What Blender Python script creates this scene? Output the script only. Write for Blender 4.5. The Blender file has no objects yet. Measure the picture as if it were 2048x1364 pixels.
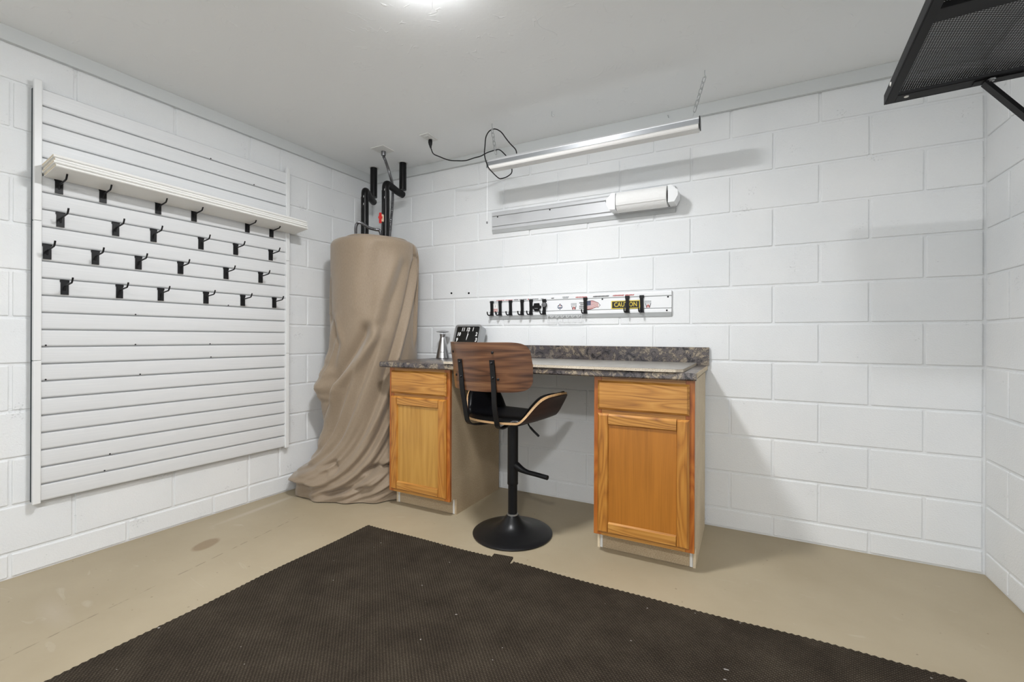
import bpy, bmesh, math, random
from math import sin, cos, pi, radians, sqrt, atan2, exp
from mathutils import Vector, Matrix, Quaternion

random.seed(7)
scene = bpy.context.scene
COL = scene.collection

# ------------------------------------------------------------------ camera
cam_d = bpy.data.cameras.new('camera')
cam = bpy.data.objects.new('camera', cam_d)
COL.objects.link(cam)
cam_d.sensor_width = 36.0
cam_d.lens = 36.0 * 895.28 / 2048.0
cam_d.shift_y = -0.00324
cam_d.clip_start = 0.02
cam.location = (2.7148, -2.7335, 1.0456)
cam.rotation_mode = 'QUATERNION'
cam.rotation_quaternion = (Quaternion((0, 0, 1), 0.4799) @ Quaternion((1, 0, 0), pi / 2)
                           @ Quaternion((0, 0, 1), 0.0041))
scene.camera = cam

# ------------------------------------------------------------------ world, exposure
world = bpy.data.worlds.new('world')
scene.world = world
world.use_nodes = True
world.node_tree.nodes['Background'].inputs[0].default_value = (0.93, 0.97, 1.0, 1)
world.node_tree.nodes['Background'].inputs[1].default_value = 1.75
vs = scene.view_settings
vs.view_transform = 'Standard'
vs.look = 'None'
vs.exposure = -0.40
vs.gamma = 1.0
vs.use_curve_mapping = False
LAMP_MAIN = 430.0     # emission strength of the two ceiling lamp diffusers
LAMP_REAR = 660.0
scene.cycles.max_bounces = 8
scene.cycles.diffuse_bounces = 6
scene.cycles.glossy_bounces = 3
# world light enters as fill through an opening added behind the camera
portal_d = bpy.data.lights.new('fill_opening_portal', 'AREA')
portal_d.shape = 'RECTANGLE'; portal_d.size = 3.0; portal_d.size_y = 2.1
portal_d.cycles.is_portal = True
portal = bpy.data.objects.new('fill_opening_portal', portal_d)
COL.objects.link(portal)
portal.location = (1.75, -5.19, 1.06)
portal.rotation_euler = (pi / 2, 0, 0)

# room figures (metres): back wall y = 0, left wall through the origin turned by DL, right wall x = W
W = 3.6594
CEIL = 2.36
DL = 0.0400
REAR = -5.2
LROT = -(pi / 2 + DL)          # local frame of the left wall: x runs along the wall, y out of it
H = 0.2032                     # half block length = course height
Z0 = 1.125                     # height of the reference bed joint

# ------------------------------------------------------------------ materials
def new_mat(name):
    m = bpy.data.materials.new(name)
    m.use_nodes = True
    return m, m.node_tree.nodes, m.node_tree.links, m.node_tree.nodes['Principled BSDF']

def setp(b, **k):
    names = dict(rough='Roughness', metal='Metallic', spec='Specular IOR Level', coat='Coat Weight',
                 coatr='Coat Roughness', sheen='Sheen Weight')
    for a, v in k.items():
        b.inputs[names[a]].default_value = v

def plain(name, col, rough=0.5, metal=0.0, **k):
    m, n, l, b = new_mat(name)
    b.inputs['Base Color'].default_value = (*col, 1)
    setp(b, rough=rough, metal=metal, **k)
    return m

def N(n, t, **inp):
    x = n.new(t)
    for k, v in inp.items():
        x.inputs[k.replace('_', ' ')].default_value = v
    return x

def coords(n, l, kind='Object', scale=(1, 1, 1), rot=(0, 0, 0)):
    if kind == 'World':
        g = n.new('ShaderNodeNewGeometry'); out = g.outputs['Position']
    else:
        g = n.new('ShaderNodeTexCoord'); out = g.outputs['Object']
    mp = n.new('ShaderNodeMapping')
    mp.inputs['Scale'].default_value = scale
    mp.inputs['Rotation'].default_value = rot
    l.new(out, mp.inputs['Vector'])
    return mp.outputs['Vector']

def ramp(n, stops, interp='LINEAR'):
    r = n.new('ShaderNodeValToRGB')
    r.color_ramp.interpolation = interp
    e = r.color_ramp.elements
    while len(e) < len(stops):
        e.new(0.5)
    for x, (p, c) in zip(e, stops):
        x.position = p
        x.color = (*c, 1) if len(c) == 3 else c
    return r

def math_node(n, l, op, a, b=None):
    m = n.new('ShaderNodeMath'); m.operation = op
    for i, v in enumerate((a, b)):
        if v is None:
            continue
        if isinstance(v, (int, float)):
            m.inputs[i].default_value = v
        else:
            l.new(v, m.inputs[i])
    return m.outputs[0]

def mix_rgb(n, l, fac, a, b, mode='MIX'):
    m = n.new('ShaderNodeMix'); m.data_type = 'RGBA'; m.blend_type = mode
    for i, v in ((0, fac), (6, a), (7, b)):
        if isinstance(v, (int, float)):
            m.inputs[i].default_value = v
        elif isinstance(v, tuple):
            m.inputs[i].default_value = (*v, 1)
        else:
            l.new(v, m.inputs[i])
    return m.outputs[2]

def bump(n, l, b, height, dist=0.002, strength=0.6, prev=None):
    bp = n.new('ShaderNodeBump')
    bp.inputs['Distance'].default_value = dist
    bp.inputs['Strength'].default_value = strength
    l.new(height, bp.inputs['Height'])
    if prev is not None:
        l.new(prev, bp.inputs['Normal'])
    if b is not None:
        l.new(bp.outputs['Normal'], b.inputs['Normal'])
    return bp.outputs['Normal']

def mat_block_paint():
    m, n, l, b = new_mat('painted_block')
    v = coords(n, l, 'World')
    big = N(n, 'ShaderNodeTexNoise', Scale=3.0, Detail=3.0)
    l.new(v, big.inputs['Vector'])
    r = ramp(n, [(0.3, (0.755, 0.775, 0.79)), (0.7, (0.80, 0.81, 0.815))])
    l.new(big.outputs['Fac'], r.inputs['Fac'])
    # small dark pits
    vs_ = coords(n, l, 'World', (1, 1, 1.6))
    vo = N(n, 'ShaderNodeTexNoise', Scale=95.0, Detail=2.0, Roughness=0.6)
    l.new(vs_, vo.inputs['Vector'])
    spot = N(n, 'ShaderNodeTexNoise', Scale=9.0, Detail=1.0)
    l.new(v, spot.inputs['Vector'])
    pit = math_node(n, l, 'MULTIPLY', vo.outputs['Fac'], spot.outputs['Fac'])
    pr_ = ramp(n, [(0.425, (0, 0, 0)), (0.47, (1, 1, 1))])
    l.new(pit, pr_.inputs['Fac'])
    col = mix_rgb(n, l, math_node(n, l, 'MULTIPLY', pr_.outputs['Color'], 0.35), r.outputs['Color'], (0.42, 0.43, 0.44))
    l.new(col, b.inputs['Base Color'])
    setp(b, rough=0.62, spec=0.35)
    fine = N(n, 'ShaderNodeTexNoise', Scale=130.0, Detail=3.0, Roughness=0.65)
    l.new(vs_, fine.inputs['Vector'])
    nm = bump(n, l, None, fine.outputs['Fac'], 0.0026, 0.75)
    inv = math_node(n, l, 'SUBTRACT', 1.0, pr_.outputs['Color'])
    bump(n, l, b, inv, 0.003, 0.5, nm)
    return m

def mat_ceiling():
    m, n, l, b = new_mat('textured_ceiling')
    b.inputs['Base Color'].default_value = (0.87, 0.885, 0.89, 1)
    setp(b, rough=0.75, spec=0.25)
    v = coords(n, l, 'World')
    w = N(n, 'ShaderNodeTexNoise', Scale=5.0, Detail=2.0, Distortion=2.5)
    l.new(v, w.inputs['Vector'])
    r = ramp(n, [(0.48, (0, 0, 0)), (0.5, (1, 1, 1)), (0.53, (0, 0, 0))])
    l.new(w.outputs['Fac'], r.inputs['Fac'])
    gate = N(n, 'ShaderNodeTexNoise', Scale=11.0, Detail=1.0)
    l.new(v, gate.inputs['Vector'])
    g = ramp(n, [(0.56, (0, 0, 0)), (0.64, (1, 1, 1))])
    l.new(gate.outputs['Fac'], g.inputs['Fac'])
    h = math_node(n, l, 'MULTIPLY', r.outputs['Color'], g.outputs['Color'])
    f = N(n, 'ShaderNodeTexNoise', Scale=60.0, Detail=3.0)
    l.new(v, f.inputs['Vector'])
    nm = bump(n, l, None, f.outputs['Fac'], 0.0012, 0.3)
    bump(n, l, b, h, 0.003, 0.4, nm)
    return m

def mat_floor():
    m, n, l, b = new_mat('painted_concrete_floor')
    v = coords(n, l, 'World')
    big = N(n, 'ShaderNodeTexNoise', Scale=1.6, Detail=5.0, Roughness=0.55)
    l.new(v, big.inputs['Vector'])
    r = ramp(n, [(0.3, (0.345, 0.285, 0.190)), (0.7, (0.405, 0.342, 0.238))])
    l.new(big.outputs['Fac'], r.inputs['Fac'])
    col = r.outputs['Color']
    sep = n.new('ShaderNodeSeparateXYZ'); l.new(v, sep.inputs[0])
    wob = N(n, 'ShaderNodeTexNoise', Scale=6.0, Detail=4.0); l.new(v, wob.inputs['Vector'])
    wv = math_node(n, l, 'MULTIPLY', math_node(n, l, 'SUBTRACT', wob.outputs['Fac'], 0.5), 0.10)
    def spot(cx, cy, rx, ry, ang, inner, outer, colr, amt, colin):
        ca, sa = cos(ang), sin(ang)
        dx = math_node(n, l, 'SUBTRACT', sep.outputs['X'], cx)
        dy = math_node(n, l, 'SUBTRACT', sep.outputs['Y'], cy)
        a = math_node(n, l, 'DIVIDE', math_node(n, l, 'ADD', math_node(n, l, 'MULTIPLY', dx, ca), math_node(n, l, 'MULTIPLY', dy, sa)), rx)
        c = math_node(n, l, 'DIVIDE', math_node(n, l, 'SUBTRACT', math_node(n, l, 'MULTIPLY', dy, ca), math_node(n, l, 'MULTIPLY', dx, sa)), ry)
        d = math_node(n, l, 'ADD', math_node(n, l, 'SQRT', math_node(n, l, 'ADD', math_node(n, l, 'POWER', math_node(n, l, 'ABSOLUTE', a), 2.0), math_node(n, l, 'POWER', math_node(n, l, 'ABSOLUTE', c), 2.0))), math_node(n, l, 'MULTIPLY', wv, 4.0))
        rr = ramp(n, [(inner, (1, 1, 1)), (outer, (0, 0, 0))]); l.new(d, rr.inputs['Fac'])
        return mix_rgb(n, l, math_node(n, l, 'MULTIPLY', rr.outputs['Color'], amt), colin, colr)
    col = spot(0.315, -1.445, 0.055, 0.085, 0.35, 0.72, 0.95, (0.235, 0.165, 0.095), 0.75, col)
    col = spot(0.40, -2.03, 0.05, 0.20, 1.45, 0.1, 1.0, (0.50, 0.44, 0.37), 0.25, col)
    col = spot(0.10, -1.02, 0.03, 0.35, 0.05, 0.2, 1.0, (0.52, 0.47, 0.40), 0.5, col)
    # hairline crack running parallel to the left wall
    line = math_node(n, l, 'ADD', math_node(n, l, 'SUBTRACT', sep.outputs['X'], math_node(n, l, 'MULTIPLY', math_node(n, l, 'ADD', sep.outputs['Y'], 1.37), -0.145)), -0.472)
    line = math_node(n, l, 'ABSOLUTE', math_node(n, l, 'ADD', line, math_node(n, l, 'MULTIPLY', wv, 0.12)))
    cr = ramp(n, [(0.0, (1, 1, 1)), (0.0035, (0, 0, 0))]); l.new(line, cr.inputs['Fac'])
    dash = N(n, 'ShaderNodeTexNoise', Scale=22.0, Detail=2.0); l.new(v, dash.inputs['Vector'])
    dr = ramp(n, [(0.44, (0, 0, 0)), (0.56, (1, 1, 1))]); l.new(dash.outputs['Fac'], dr.inputs['Fac'])
    y1 = math_node(n, l, 'LESS_THAN', sep.outputs['Y'], -1.0)
    ck = math_node(n, l, 'MULTIPLY', math_node(n, l, 'MULTIPLY', cr.outputs['Color'], dr.outputs['Color']), math_node(n, l, 'MULTIPLY', y1, 0.75))
    col = mix_rgb(n, l, ck, col, (0.09, 0.07, 0.05))
    # pale scuffs
    sc = N(n, 'ShaderNodeTexNoise', Scale=5.0, Detail=6.0, Distortion=1.2)
    l.new(coords(n, l, 'World', (1.0, 3.0, 1)), sc.inputs['Vector'])
    sr = ramp(n, [(0.66, (0, 0, 0)), (0.76, (1, 1, 1))]); l.new(sc.outputs['Fac'], sr.inputs['Fac'])
    col = mix_rgb(n, l, math_node(n, l, 'MULTIPLY', sr.outputs['Color'], 0.25), col, (0.56, 0.51, 0.44))
    # specks of dirt
    sp = N(n, 'ShaderNodeTexNoise', Scale=55.0, Detail=1.0); l.new(v, sp.inputs['Vector'])
    spr = ramp(n, [(0.77, (0, 0, 0)), (0.8, (1, 1, 1))]); l.new(sp.outputs['Fac'], spr.inputs['Fac'])
    col = mix_rgb(n, l, math_node(n, l, 'MULTIPLY', spr.outputs['Color'], 0.6), col, (0.12, 0.09, 0.06))
    l.new(col, b.inputs['Base Color'])
    setp(b, rough=0.5, spec=0.4)
    f = N(n, 'ShaderNodeTexNoise', Scale=40.0, Detail=4.0); l.new(v, f.inputs['Vector'])
    bump(n, l, b, f.outputs['Fac'], 0.001, 0.35)
    return m

def mat_wood(name, dark, mid, light, axis='Z', scale=1.0, rough=0.38, contrast=1.0, coat=0.25, along=0.9, rings=16.0):
    """grain runs along the given object axis"""
    m, n, l, b = new_mat(name)
    st = [26.0 * scale] * 3
    for ch in axis: st['XYZ'.index(ch)] = 1.5 * scale
    v = coords(n, l, 'Object', tuple(st))
    no = N(n, 'ShaderNodeTexNoise', Scale=1.0, Detail=4.0, Roughness=0.6, Distortion=0.6)
    l.new(v, no.inputs['Vector'])
    st2 = [7.0 * scale] * 3
    for ch in axis: st2['XYZ'.index(ch)] = along * scale
    v2 = coords(n, l, 'Object', tuple(st2))
    cat = N(n, 'ShaderNodeTexNoise', Scale=1.0, Detail=2.0, Distortion=0.4)
    l.new(v2, cat.inputs['Vector'])
    rings = math_node(n, l, 'FRACT', math_node(n, l, 'MULTIPLY', cat.outputs['Fac'], rings))
    tri = math_node(n, l, 'ABSOLUTE', math_node(n, l, 'SUBTRACT', math_node(n, l, 'MULTIPLY', rings, 2.0), 1.0))
    st3 = [240.0 * scale] * 3
    for ch in axis: st3['XYZ'.index(ch)] = 5.0 * scale
    v3 = coords(n, l, 'Object', tuple(st3))
    fine = N(n, 'ShaderNodeTexNoise', Scale=1.0, Detail=2.0)
    l.new(v3, fine.inputs['Vector'])
    s = math_node(n, l, 'ADD', math_node(n, l, 'MULTIPLY', no.outputs['Fac'], 0.5),
                  math_node(n, l, 'ADD', math_node(n, l, 'MULTIPLY', tri, 0.22 * contrast), math_node(n, l, 'MULTIPLY', fine.outputs['Fac'], 0.30)))
    r = ramp(n, [(0.30, dark), (0.50, mid), (0.74, light)])
    l.new(s, r.inputs['Fac'])
    l.new(r.outputs['Color'], b.inputs['Base Color'])
    setp(b, rough=rough, coat=coat, coatr=0.25)
    bump(n, l, b, fine.outputs['Fac'], 0.0006, 0.25)
    return m

def mat_granite():
    m, n, l, b = new_mat('granite_laminate')
    v = coords(n, l, 'World')
    a = N(n, 'ShaderNodeTexNoise', Scale=17.0, Detail=8.0, Roughness=0.74, Distortion=1.7)
    l.new(v, a.inputs['Vector'])
    r = ramp(n, [(0.30, (0.006, 0.005, 0.006)), (0.42, (0.022, 0.019, 0.021)), (0.475, (0.17, 0.15, 0.155)),
                 (0.52, (0.03, 0.024, 0.022)), (0.58, (0.42, 0.36, 0.28)), (0.64, (0.06, 0.052, 0.052)), (0.74, (0.45, 0.40, 0.33))])
    l.new(a.outputs['Fac'], r.inputs['Fac'])
    c = N(n, 'ShaderNodeTexNoise', Scale=5.0, Detail=2.0)
    l.new(v, c.inputs['Vector'])
    cr = ramp(n, [(0.35, (0.42, 0.42, 0.48)), (0.65, (1.05, 1.0, 0.9))])
    l.new(c.outputs['Fac'], cr.inputs['Fac'])
    col = mix_rgb(n, l, 1.0, r.outputs['Color'], cr.outputs['Color'], 'MULTIPLY')
    l.new(col, b.inputs['Base Color'])
    setp(b, rough=0.3, spec=0.6)
    return m

def mat_speckle(name, base, dark, light, scale=220.0, rough=0.7):
    m, n, l, b = new_mat(name)
    v = coords(n, l, 'World')
    a = N(n, 'ShaderNodeTexNoise', Scale=scale, Detail=3.0, Roughness=0.7); l.new(v, a.inputs['Vector'])
    r = ramp(n, [(0.32, dark), (0.5, base), (0.7, light)]); l.new(a.outputs['Fac'], r.inputs['Fac'])
    c = N(n, 'ShaderNodeTexNoise', Scale=4.0, Detail=3.0); l.new(v, c.inputs['Vector'])
    cr = ramp(n, [(0.3, (0.86, 0.84, 0.82)), (0.7, (1.05, 1.05, 1.05))]); l.new(c.outputs['Fac'], cr.inputs['Fac'])
    l.new(mix_rgb(n, l, 1.0, r.outputs['Color'], cr.outputs['Color'], 'MULTIPLY'), b.inputs['Base Color'])
    setp(b, rough=rough, spec=0.3)
    bump(n, l, b, a.outputs['Fac'], 0.0005, 0.3)
    return m

def mat_rug():
    m, n, l, b = new_mat('ribbed_brown_mat')
    v = coords(n, l, 'World', (1, 1, 1), (0, 0, radians(45)))
    sep = n.new('ShaderNodeSeparateXYZ'); l.new(v, sep.inputs[0])
    def rib(o, f):
        return math_node(n, l, 'ADD', math_node(n, l, 'MULTIPLY', math_node(n, l, 'SINE', math_node(n, l, 'MULTIPLY', o, f)), 0.5), 0.5)
    w = math_node(n, l, 'MULTIPLY', rib(sep.outputs['X'], 900.0), rib(sep.outputs['Y'], 620.0))
    a = N(n, 'ShaderNodeTexNoise', Scale=260.0, Detail=3.0, Roughness=0.7)
    l.new(coords(n, l, 'World'), a.inputs['Vector'])
    c = N(n, 'ShaderNodeTexNoise', Scale=7.0, Detail=5.0, Roughness=0.65)
    l.new(coords(n, l, 'World'), c.inputs['Vector'])
    s = math_node(n, l, 'ADD', math_node(n, l, 'MULTIPLY', w, 0.24), math_node(n, l, 'ADD', math_node(n, l, 'MULTIPLY', a.outputs['Fac'], 0.48), math_node(n, l, 'MULTIPLY', c.outputs['Fac'], 0.30)))
    r = ramp(n, [(0.30, (0.016, 0.012, 0.0085)), (0.5, (0.040, 0.031, 0.022)), (0.72, (0.105, 0.088, 0.062))])
    l.new(s, r.inputs['Fac'])
    # pale lint
    lint = N(n, 'ShaderNodeTexNoise', Scale=42.0, Detail=1.0); l.new(coords(n, l, 'World'), lint.inputs['Vector'])
    lr = ramp(n, [(0.795, (0, 0, 0)), (0.81, (1, 1, 1))]); l.new(lint.outputs['Fac'], lr.inputs['Fac'])
    l.new(mix_rgb(n, l, math_node(n, l, 'MULTIPLY', lr.outputs['Color'], 0.7), r.outputs['Color'], (0.45, 0.43, 0.40)), b.inputs['Base Color'])
    setp(b, rough=0.95, spec=0.1)
    bump(n, l, b, s, 0.003, 0.7)
    return m

def mat_fabric():
    m, n, l, b = new_mat('brown_cover_fabric')
    v = coords(n, l, 'World', (1, 1, 0.25))
    a = N(n, 'ShaderNodeTexNoise', Scale=260.0, Detail=2.0); l.new(v, a.inputs['Vector'])
    c = N(n, 'ShaderNodeTexNoise', Scale=4.0, Detail=3.0); l.new(v, c.inputs['Vector'])
    s = math_node(n, l, 'ADD', math_node(n, l, 'MULTIPLY', a.outputs['Fac'], 0.5), math_node(n, l, 'MULTIPLY', c.outputs['Fac'], 0.5))
    r = ramp(n, [(0.3, (0.235, 0.176, 0.120)), (0.7, (0.31, 0.240, 0.170))])
    l.new(s, r.inputs['Fac']); l.new(r.outputs['Color'], b.inputs['Base Color'])
    setp(b, rough=0.6, spec=0.35, sheen=0.25)
    cr = N(n, 'ShaderNodeTexNoise', Scale=9.0, Detail=4.0, Distortion=1.0)
    l.new(coords(n, l, 'World', (1, 1, 0.6)), cr.inputs['Vector'])
    nm = bump(n, l, None, a.outputs['Fac'], 0.0006, 0.4)
    bump(n, l, b, cr.outputs['Fac'], 0.006, 0.35, nm)
    return m

def mat_perforated():
    m, n, l, b = new_mat('perforated_black_steel')
    b.inputs['Base Color'].default_value = (0.005, 0.005, 0.006, 1)
    setp(b, rough=0.5)
    v = coords(n, l, 'Object')
    sep = n.new('ShaderNodeSeparateXYZ'); l.new(v, sep.inputs[0])
    def saw(o, f, off=0.0):
        return math_node(n, l, 'ABSOLUTE', math_node(n, l, 'SUBTRACT', math_node(n, l, 'FRACT', math_node(n, l, 'ADD', math_node(n, l, 'MULTIPLY', o, f), off)), 0.5))
    def cell(off):
        ax = math_node(n, l, 'LESS_THAN', math_node(n, l, 'ADD', saw(sep.outputs['X'], 90.0, off), saw(sep.outputs['Y'], 150.0, off)), 0.31)
        return ax
    hole = math_node(n, l, 'MAXIMUM', cell(0.0), cell(0.5))
    t = n.new('ShaderNodeBsdfTransparent')
    mx = n.new('ShaderNodeMixShader')
    l.new(hole, mx.inputs[0]); l.new(b.outputs[0], mx.inputs[1]); l.new(t.outputs[0], mx.inputs[2])
    l.new(mx.outputs[0], n['Material Output'].inputs['Surface'])
    return m

def mat_emit(name, col, strength):
    m, n, l, b = new_mat(name)
    b.inputs['Base Color'].default_value = (0.9, 0.9, 0.9, 1)
    b.inputs['Emission Color'].default_value = (*col, 1)
    b.inputs['Emission Strength'].default_value = strength
    return m

def mat_brushed(name, col, rough=0.28):
    m, n, l, b = new_mat(name)
    b.inputs['Base Color'].default_value = (*col, 1)
    setp(b, rough=rough, metal=1.0)
    a = N(n, 'ShaderNodeTexNoise', Scale=1.0, Detail=2.0); l.new(coords(n, l, 'Object', (30, 30, 900)), a.inputs['Vector'])
    bump(n, l, b, a.outputs['Fac'], 0.0003, 0.15)
    return m

def mat_slat():
    m, n, l, b = new_mat('white_slat_vinyl')
    a = N(n, 'ShaderNodeTexNoise', Scale=1.0, Detail=3.0); l.new(coords(n, l, 'Object', (4, 4, 160)), a.inputs['Vector'])
    r = ramp(n, [(0.3, (0.695, 0.71, 0.725)), (0.7, (0.735, 0.745, 0.755))]); l.new(a.outputs['Fac'], r.inputs['Fac'])
    l.new(r.outputs['Color'], b.inputs['Base Color'])
    setp(b, rough=0.42, spec=0.4)
    bump(n, l, b, a.outputs['Fac'], 0.0004, 0.3)
    return m

def mat_towel():
    m, n, l, b = new_mat('paper_towel')
    b.inputs['Base Color'].default_value = (0.86, 0.86, 0.85, 1)
    setp(b, rough=0.9, spec=0.1)
    a = N(n, 'ShaderNodeTexVoronoi', Scale=140.0); l.new(coords(n, l, 'World'), a.inputs['Vector'])
    bump(n, l, b, a.outputs['Distance'], 0.002, 0.4)
    return m

def mat_ribbed(name, col, freq, rough=0.3, metal=1.0):
    m = plain(name, col, rough, metal)
    return m

M = dict(
    block=mat_block_paint(),
    mortar=None, ceiling=mat_ceiling(), floor=mat_floor(),
    trim=plain('painted_trim', (0.60, 0.62, 0.62), 0.55),
    slat=mat_slat(),
    rail_trim=plain('white_vinyl_trim', (0.76, 0.77, 0.77), 0.4),
    dark_back=plain('dark_backing', (0.02, 0.035, 0.04), 0.7),
    black=plain('black_powder_coat', (0.007, 0.007, 0.008), 0.45, spec=0.3),
    shelf_black=plain('shelf_black_steel', (0.006, 0.006, 0.007), 0.55, spec=0.25),
    black_matte=plain('black_matte', (0.004, 0.004, 0.005), 0.6, spec=0.25),
    rubber=plain('black_rubber', (0.004, 0.004, 0.005), 0.4, spec=0.3),
    foam=plain('pipe_insulation', (0.002, 0.002, 0.0025), 0.36, spec=0.3),
    leather=plain('black_leather', (0.003, 0.003, 0.004), 0.34, spec=0.2),
    base=plain('black_base_metal', (0.012, 0.012, 0.013), 0.32, 0.2, spec=0.4),
    oak_v=mat_wood('oak_upright', (0.22, 0.075, 0.012), (0.44, 0.175, 0.026), (0.56, 0.265, 0.050), 'Z'),
    oak_h=mat_wood('oak_level', (0.23, 0.085, 0.015), (0.48, 0.215, 0.040), (0.60, 0.315, 0.078), 'X'),
    oak_panel=mat_wood('oak_panel', (0.34, 0.125, 0.014), (0.44, 0.165, 0.020), (0.51, 0.205, 0.028), 'Z', 0.9, contrast=0.3, along=0.35, rings=8.0),
    oak_panel_pale=mat_wood('oak_panel_pale', (0.38, 0.180, 0.028), (0.52, 0.275, 0.056), (0.60, 0.34, 0.085), 'Z', 1.1, contrast=0.5, along=0.3, rings=10.0),
    oak_frame=mat_wood('oak_frame', (0.22, 0.052, 0.006), (0.40, 0.115, 0.015), (0.50, 0.180, 0.028), 'Z'),
    walnut=mat_wood('walnut_veneer', (0.036, 0.012, 0.005), (0.120, 0.047, 0.020), (0.210, 0.098, 0.044), 'XY', 1.5, 0.3, 1.3, 0.35, 0.5, 9.0),
    walnut_dark=mat_wood('walnut_shell', (0.016, 0.005, 0.003), (0.040, 0.013, 0.008), (0.070, 0.026, 0.015), 'Y', 1.0, 0.5, 0.4, 0.0, 0.5, 6.0),
    ply=mat_wood('plywood_edge', (0.46, 0.27, 0.12), (0.60, 0.38, 0.19), (0.68, 0.46, 0.25), 'X', 1.0, 0.45, 0.3, 0.0),
    granite=mat_granite(),
    particle=mat_speckle('particle_board', (0.44, 0.345, 0.225), (0.31, 0.225, 0.13), (0.53, 0.43, 0.30)),
    side_panel=mat_speckle('pale_side_panel', (0.66, 0.56, 0.40), (0.60, 0.50, 0.35), (0.70, 0.60, 0.44), 120.0),
    chip_edge=mat_speckle('chipboard_edge', (0.62, 0.55, 0.44), (0.30, 0.23, 0.16), (0.72, 0.66, 0.57), 300.0),
    sheet=mat_speckle('grey_laminate', (0.33, 0.315, 0.29), (0.25, 0.24, 0.22), (0.38, 0.37, 0.34), 30.0, 0.32),
    white_edge=plain('white_edge_band', (0.72, 0.71, 0.68), 0.5),
    rug=mat_rug(), fabric=mat_fabric(), perforated=mat_perforated(),
    alu=plain('satin_aluminium', (0.62, 0.63, 0.64), 0.32, 0.85),
    alu_dark=plain('grooved_aluminium', (0.30, 0.31, 0.32), 0.4, 0.8),
    rail_grey=plain('silver_rail', (0.56, 0.57, 0.585), 0.42, 0.1),
    rail_white=plain('white_rail', (0.80, 0.81, 0.825), 0.38),
    rail_lip=plain('grey_rail_lip', (0.46, 0.475, 0.48), 0.45),
    groove=plain('groove_grey', (0.42, 0.425, 0.43), 0.6),
    fixture_top=plain('highlight_aluminium', (0.70, 0.71, 0.72), 0.3, 0.6),  # paler base colour carries the highlight along the top of the housing
    fixture_band=plain('grey_aluminium_band', (0.26, 0.27, 0.28), 0.35, 0.5),
    lens=plain('ribbed_lens', (0.72, 0.71, 0.69), 0.3),
    fixture_white=plain('fixture_white', (0.76, 0.76, 0.75), 0.4),
    steel=mat_brushed('brushed_steel', (0.66, 0.66, 0.67)),
    zinc=plain('zinc_chain', (0.55, 0.56, 0.57), 0.35, 0.9),
    flex=plain('flexible_conduit', (0.22, 0.22, 0.23), 0.3, 1.0),
    plate=plain('white_cover_plate', (0.74, 0.74, 0.72), 0.4),
    red=plain('red_handle', (0.62, 0.015, 0.012), 0.4),
    towel=mat_towel(),
    white_plastic=plain('white_plastic', (0.80, 0.81, 0.82), 0.35),
    clear=plain('clear_wire', (0.70, 0.71, 0.72), 0.25),
    yellow=plain('yellow_print', (0.72, 0.55, 0.05), 0.45),
    ink=plain('black_print', (0.010, 0.009, 0.008), 0.45),
    red_ink=plain('red_print', (0.42, 0.06, 0.05), 0.45),
    navy=plain('navy_print', (0.035, 0.05, 0.12), 0.45),
    white_ink=plain('white_print', (0.80, 0.79, 0.78), 0.45),
    grey_ink=plain('grey_print', (0.20, 0.21, 0.22), 0.45),
    clock_case=plain('clock_case_silver', (0.42, 0.43, 0.44), 0.3, 0.7),
    face=plain('clock_face', (0.004, 0.004, 0.004), 0.25),
    grey_knob=plain('grey_knob', (0.13, 0.13, 0.135), 0.4),
    board=plain('cream_white_board', (0.82, 0.815, 0.79), 0.45),
    copper=plain('pale_pipe', (0.60, 0.45, 0.32), 0.4),
    lamp=mat_emit('lamp_diffuser', (0.985, 0.99, 1.0), LAMP_MAIN),
    lamp2=mat_emit('lamp_diffuser_rear', (0.985, 0.99, 1.0), LAMP_REAR),
)
M['mortar'] = M['block']

# ------------------------------------------------------------------ geometry helpers
def mesh_from(verts, faces, name='mesh', smooth=None):
    me = bpy.data.meshes.new(name)
    me.from_pydata([tuple(v) for v in verts], [], faces)
    me.validate()
    bm = bmesh.new(); bm.from_mesh(me)
    bmesh.ops.recalc_face_normals(bm, faces=bm.faces)
    bm.to_mesh(me); bm.free()
    if smooth is not None:
        me.shade_smooth()
        me.set_sharp_from_angle(angle=radians(smooth))
    return me

def obj(name, me, mat=None, parent=None, loc=(0, 0, 0), rot=(0, 0, 0)):
    o = bpy.data.objects.new(name, me)
    COL.objects.link(o)
    if mat is not None and me is not None and len(me.materials) == 0:
        me.materials.append(M[mat] if isinstance(mat, str) else mat)
    o.location = loc
    o.rotation_euler = rot
    if parent is not None:
        o.parent = parent
    return o

def tag(o, label=None, cat=None, group=None, kind=None):
    if label: o['label'] = label
    if cat: o['category'] = cat
    if group: o['group'] = group
    if kind: o['kind'] = kind
    return o

def thing(name, label, cat, loc=(0, 0, 0), rotz=0.0, group=None, rot=None):
    o = bpy.data.objects.new(name, None)
    COL.objects.link(o)
    o.empty_display_size = 0.05
    o.location = loc
    o.rotation_euler = rot if rot else (0, 0, rotz)
    return tag(o, label, cat, group)

def boxmesh(lo, hi, bev=0.0, seg=2):
    bm = bmesh.new()
    bmesh.ops.create_cube(bm, size=1.0)
    for v in bm.verts:
        v.co = Vector([(lo[i] + hi[i]) / 2 + v.co[i] * (hi[i] - lo[i]) for i in range(3)])
    if bev > 0:
        bmesh.ops.bevel(bm, geom=list(bm.edges), offset=bev, segments=seg, profile=0.5, affect='EDGES')
    me = bpy.data.meshes.new('box')
    bm.to_mesh(me); bm.free()
    return me

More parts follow.
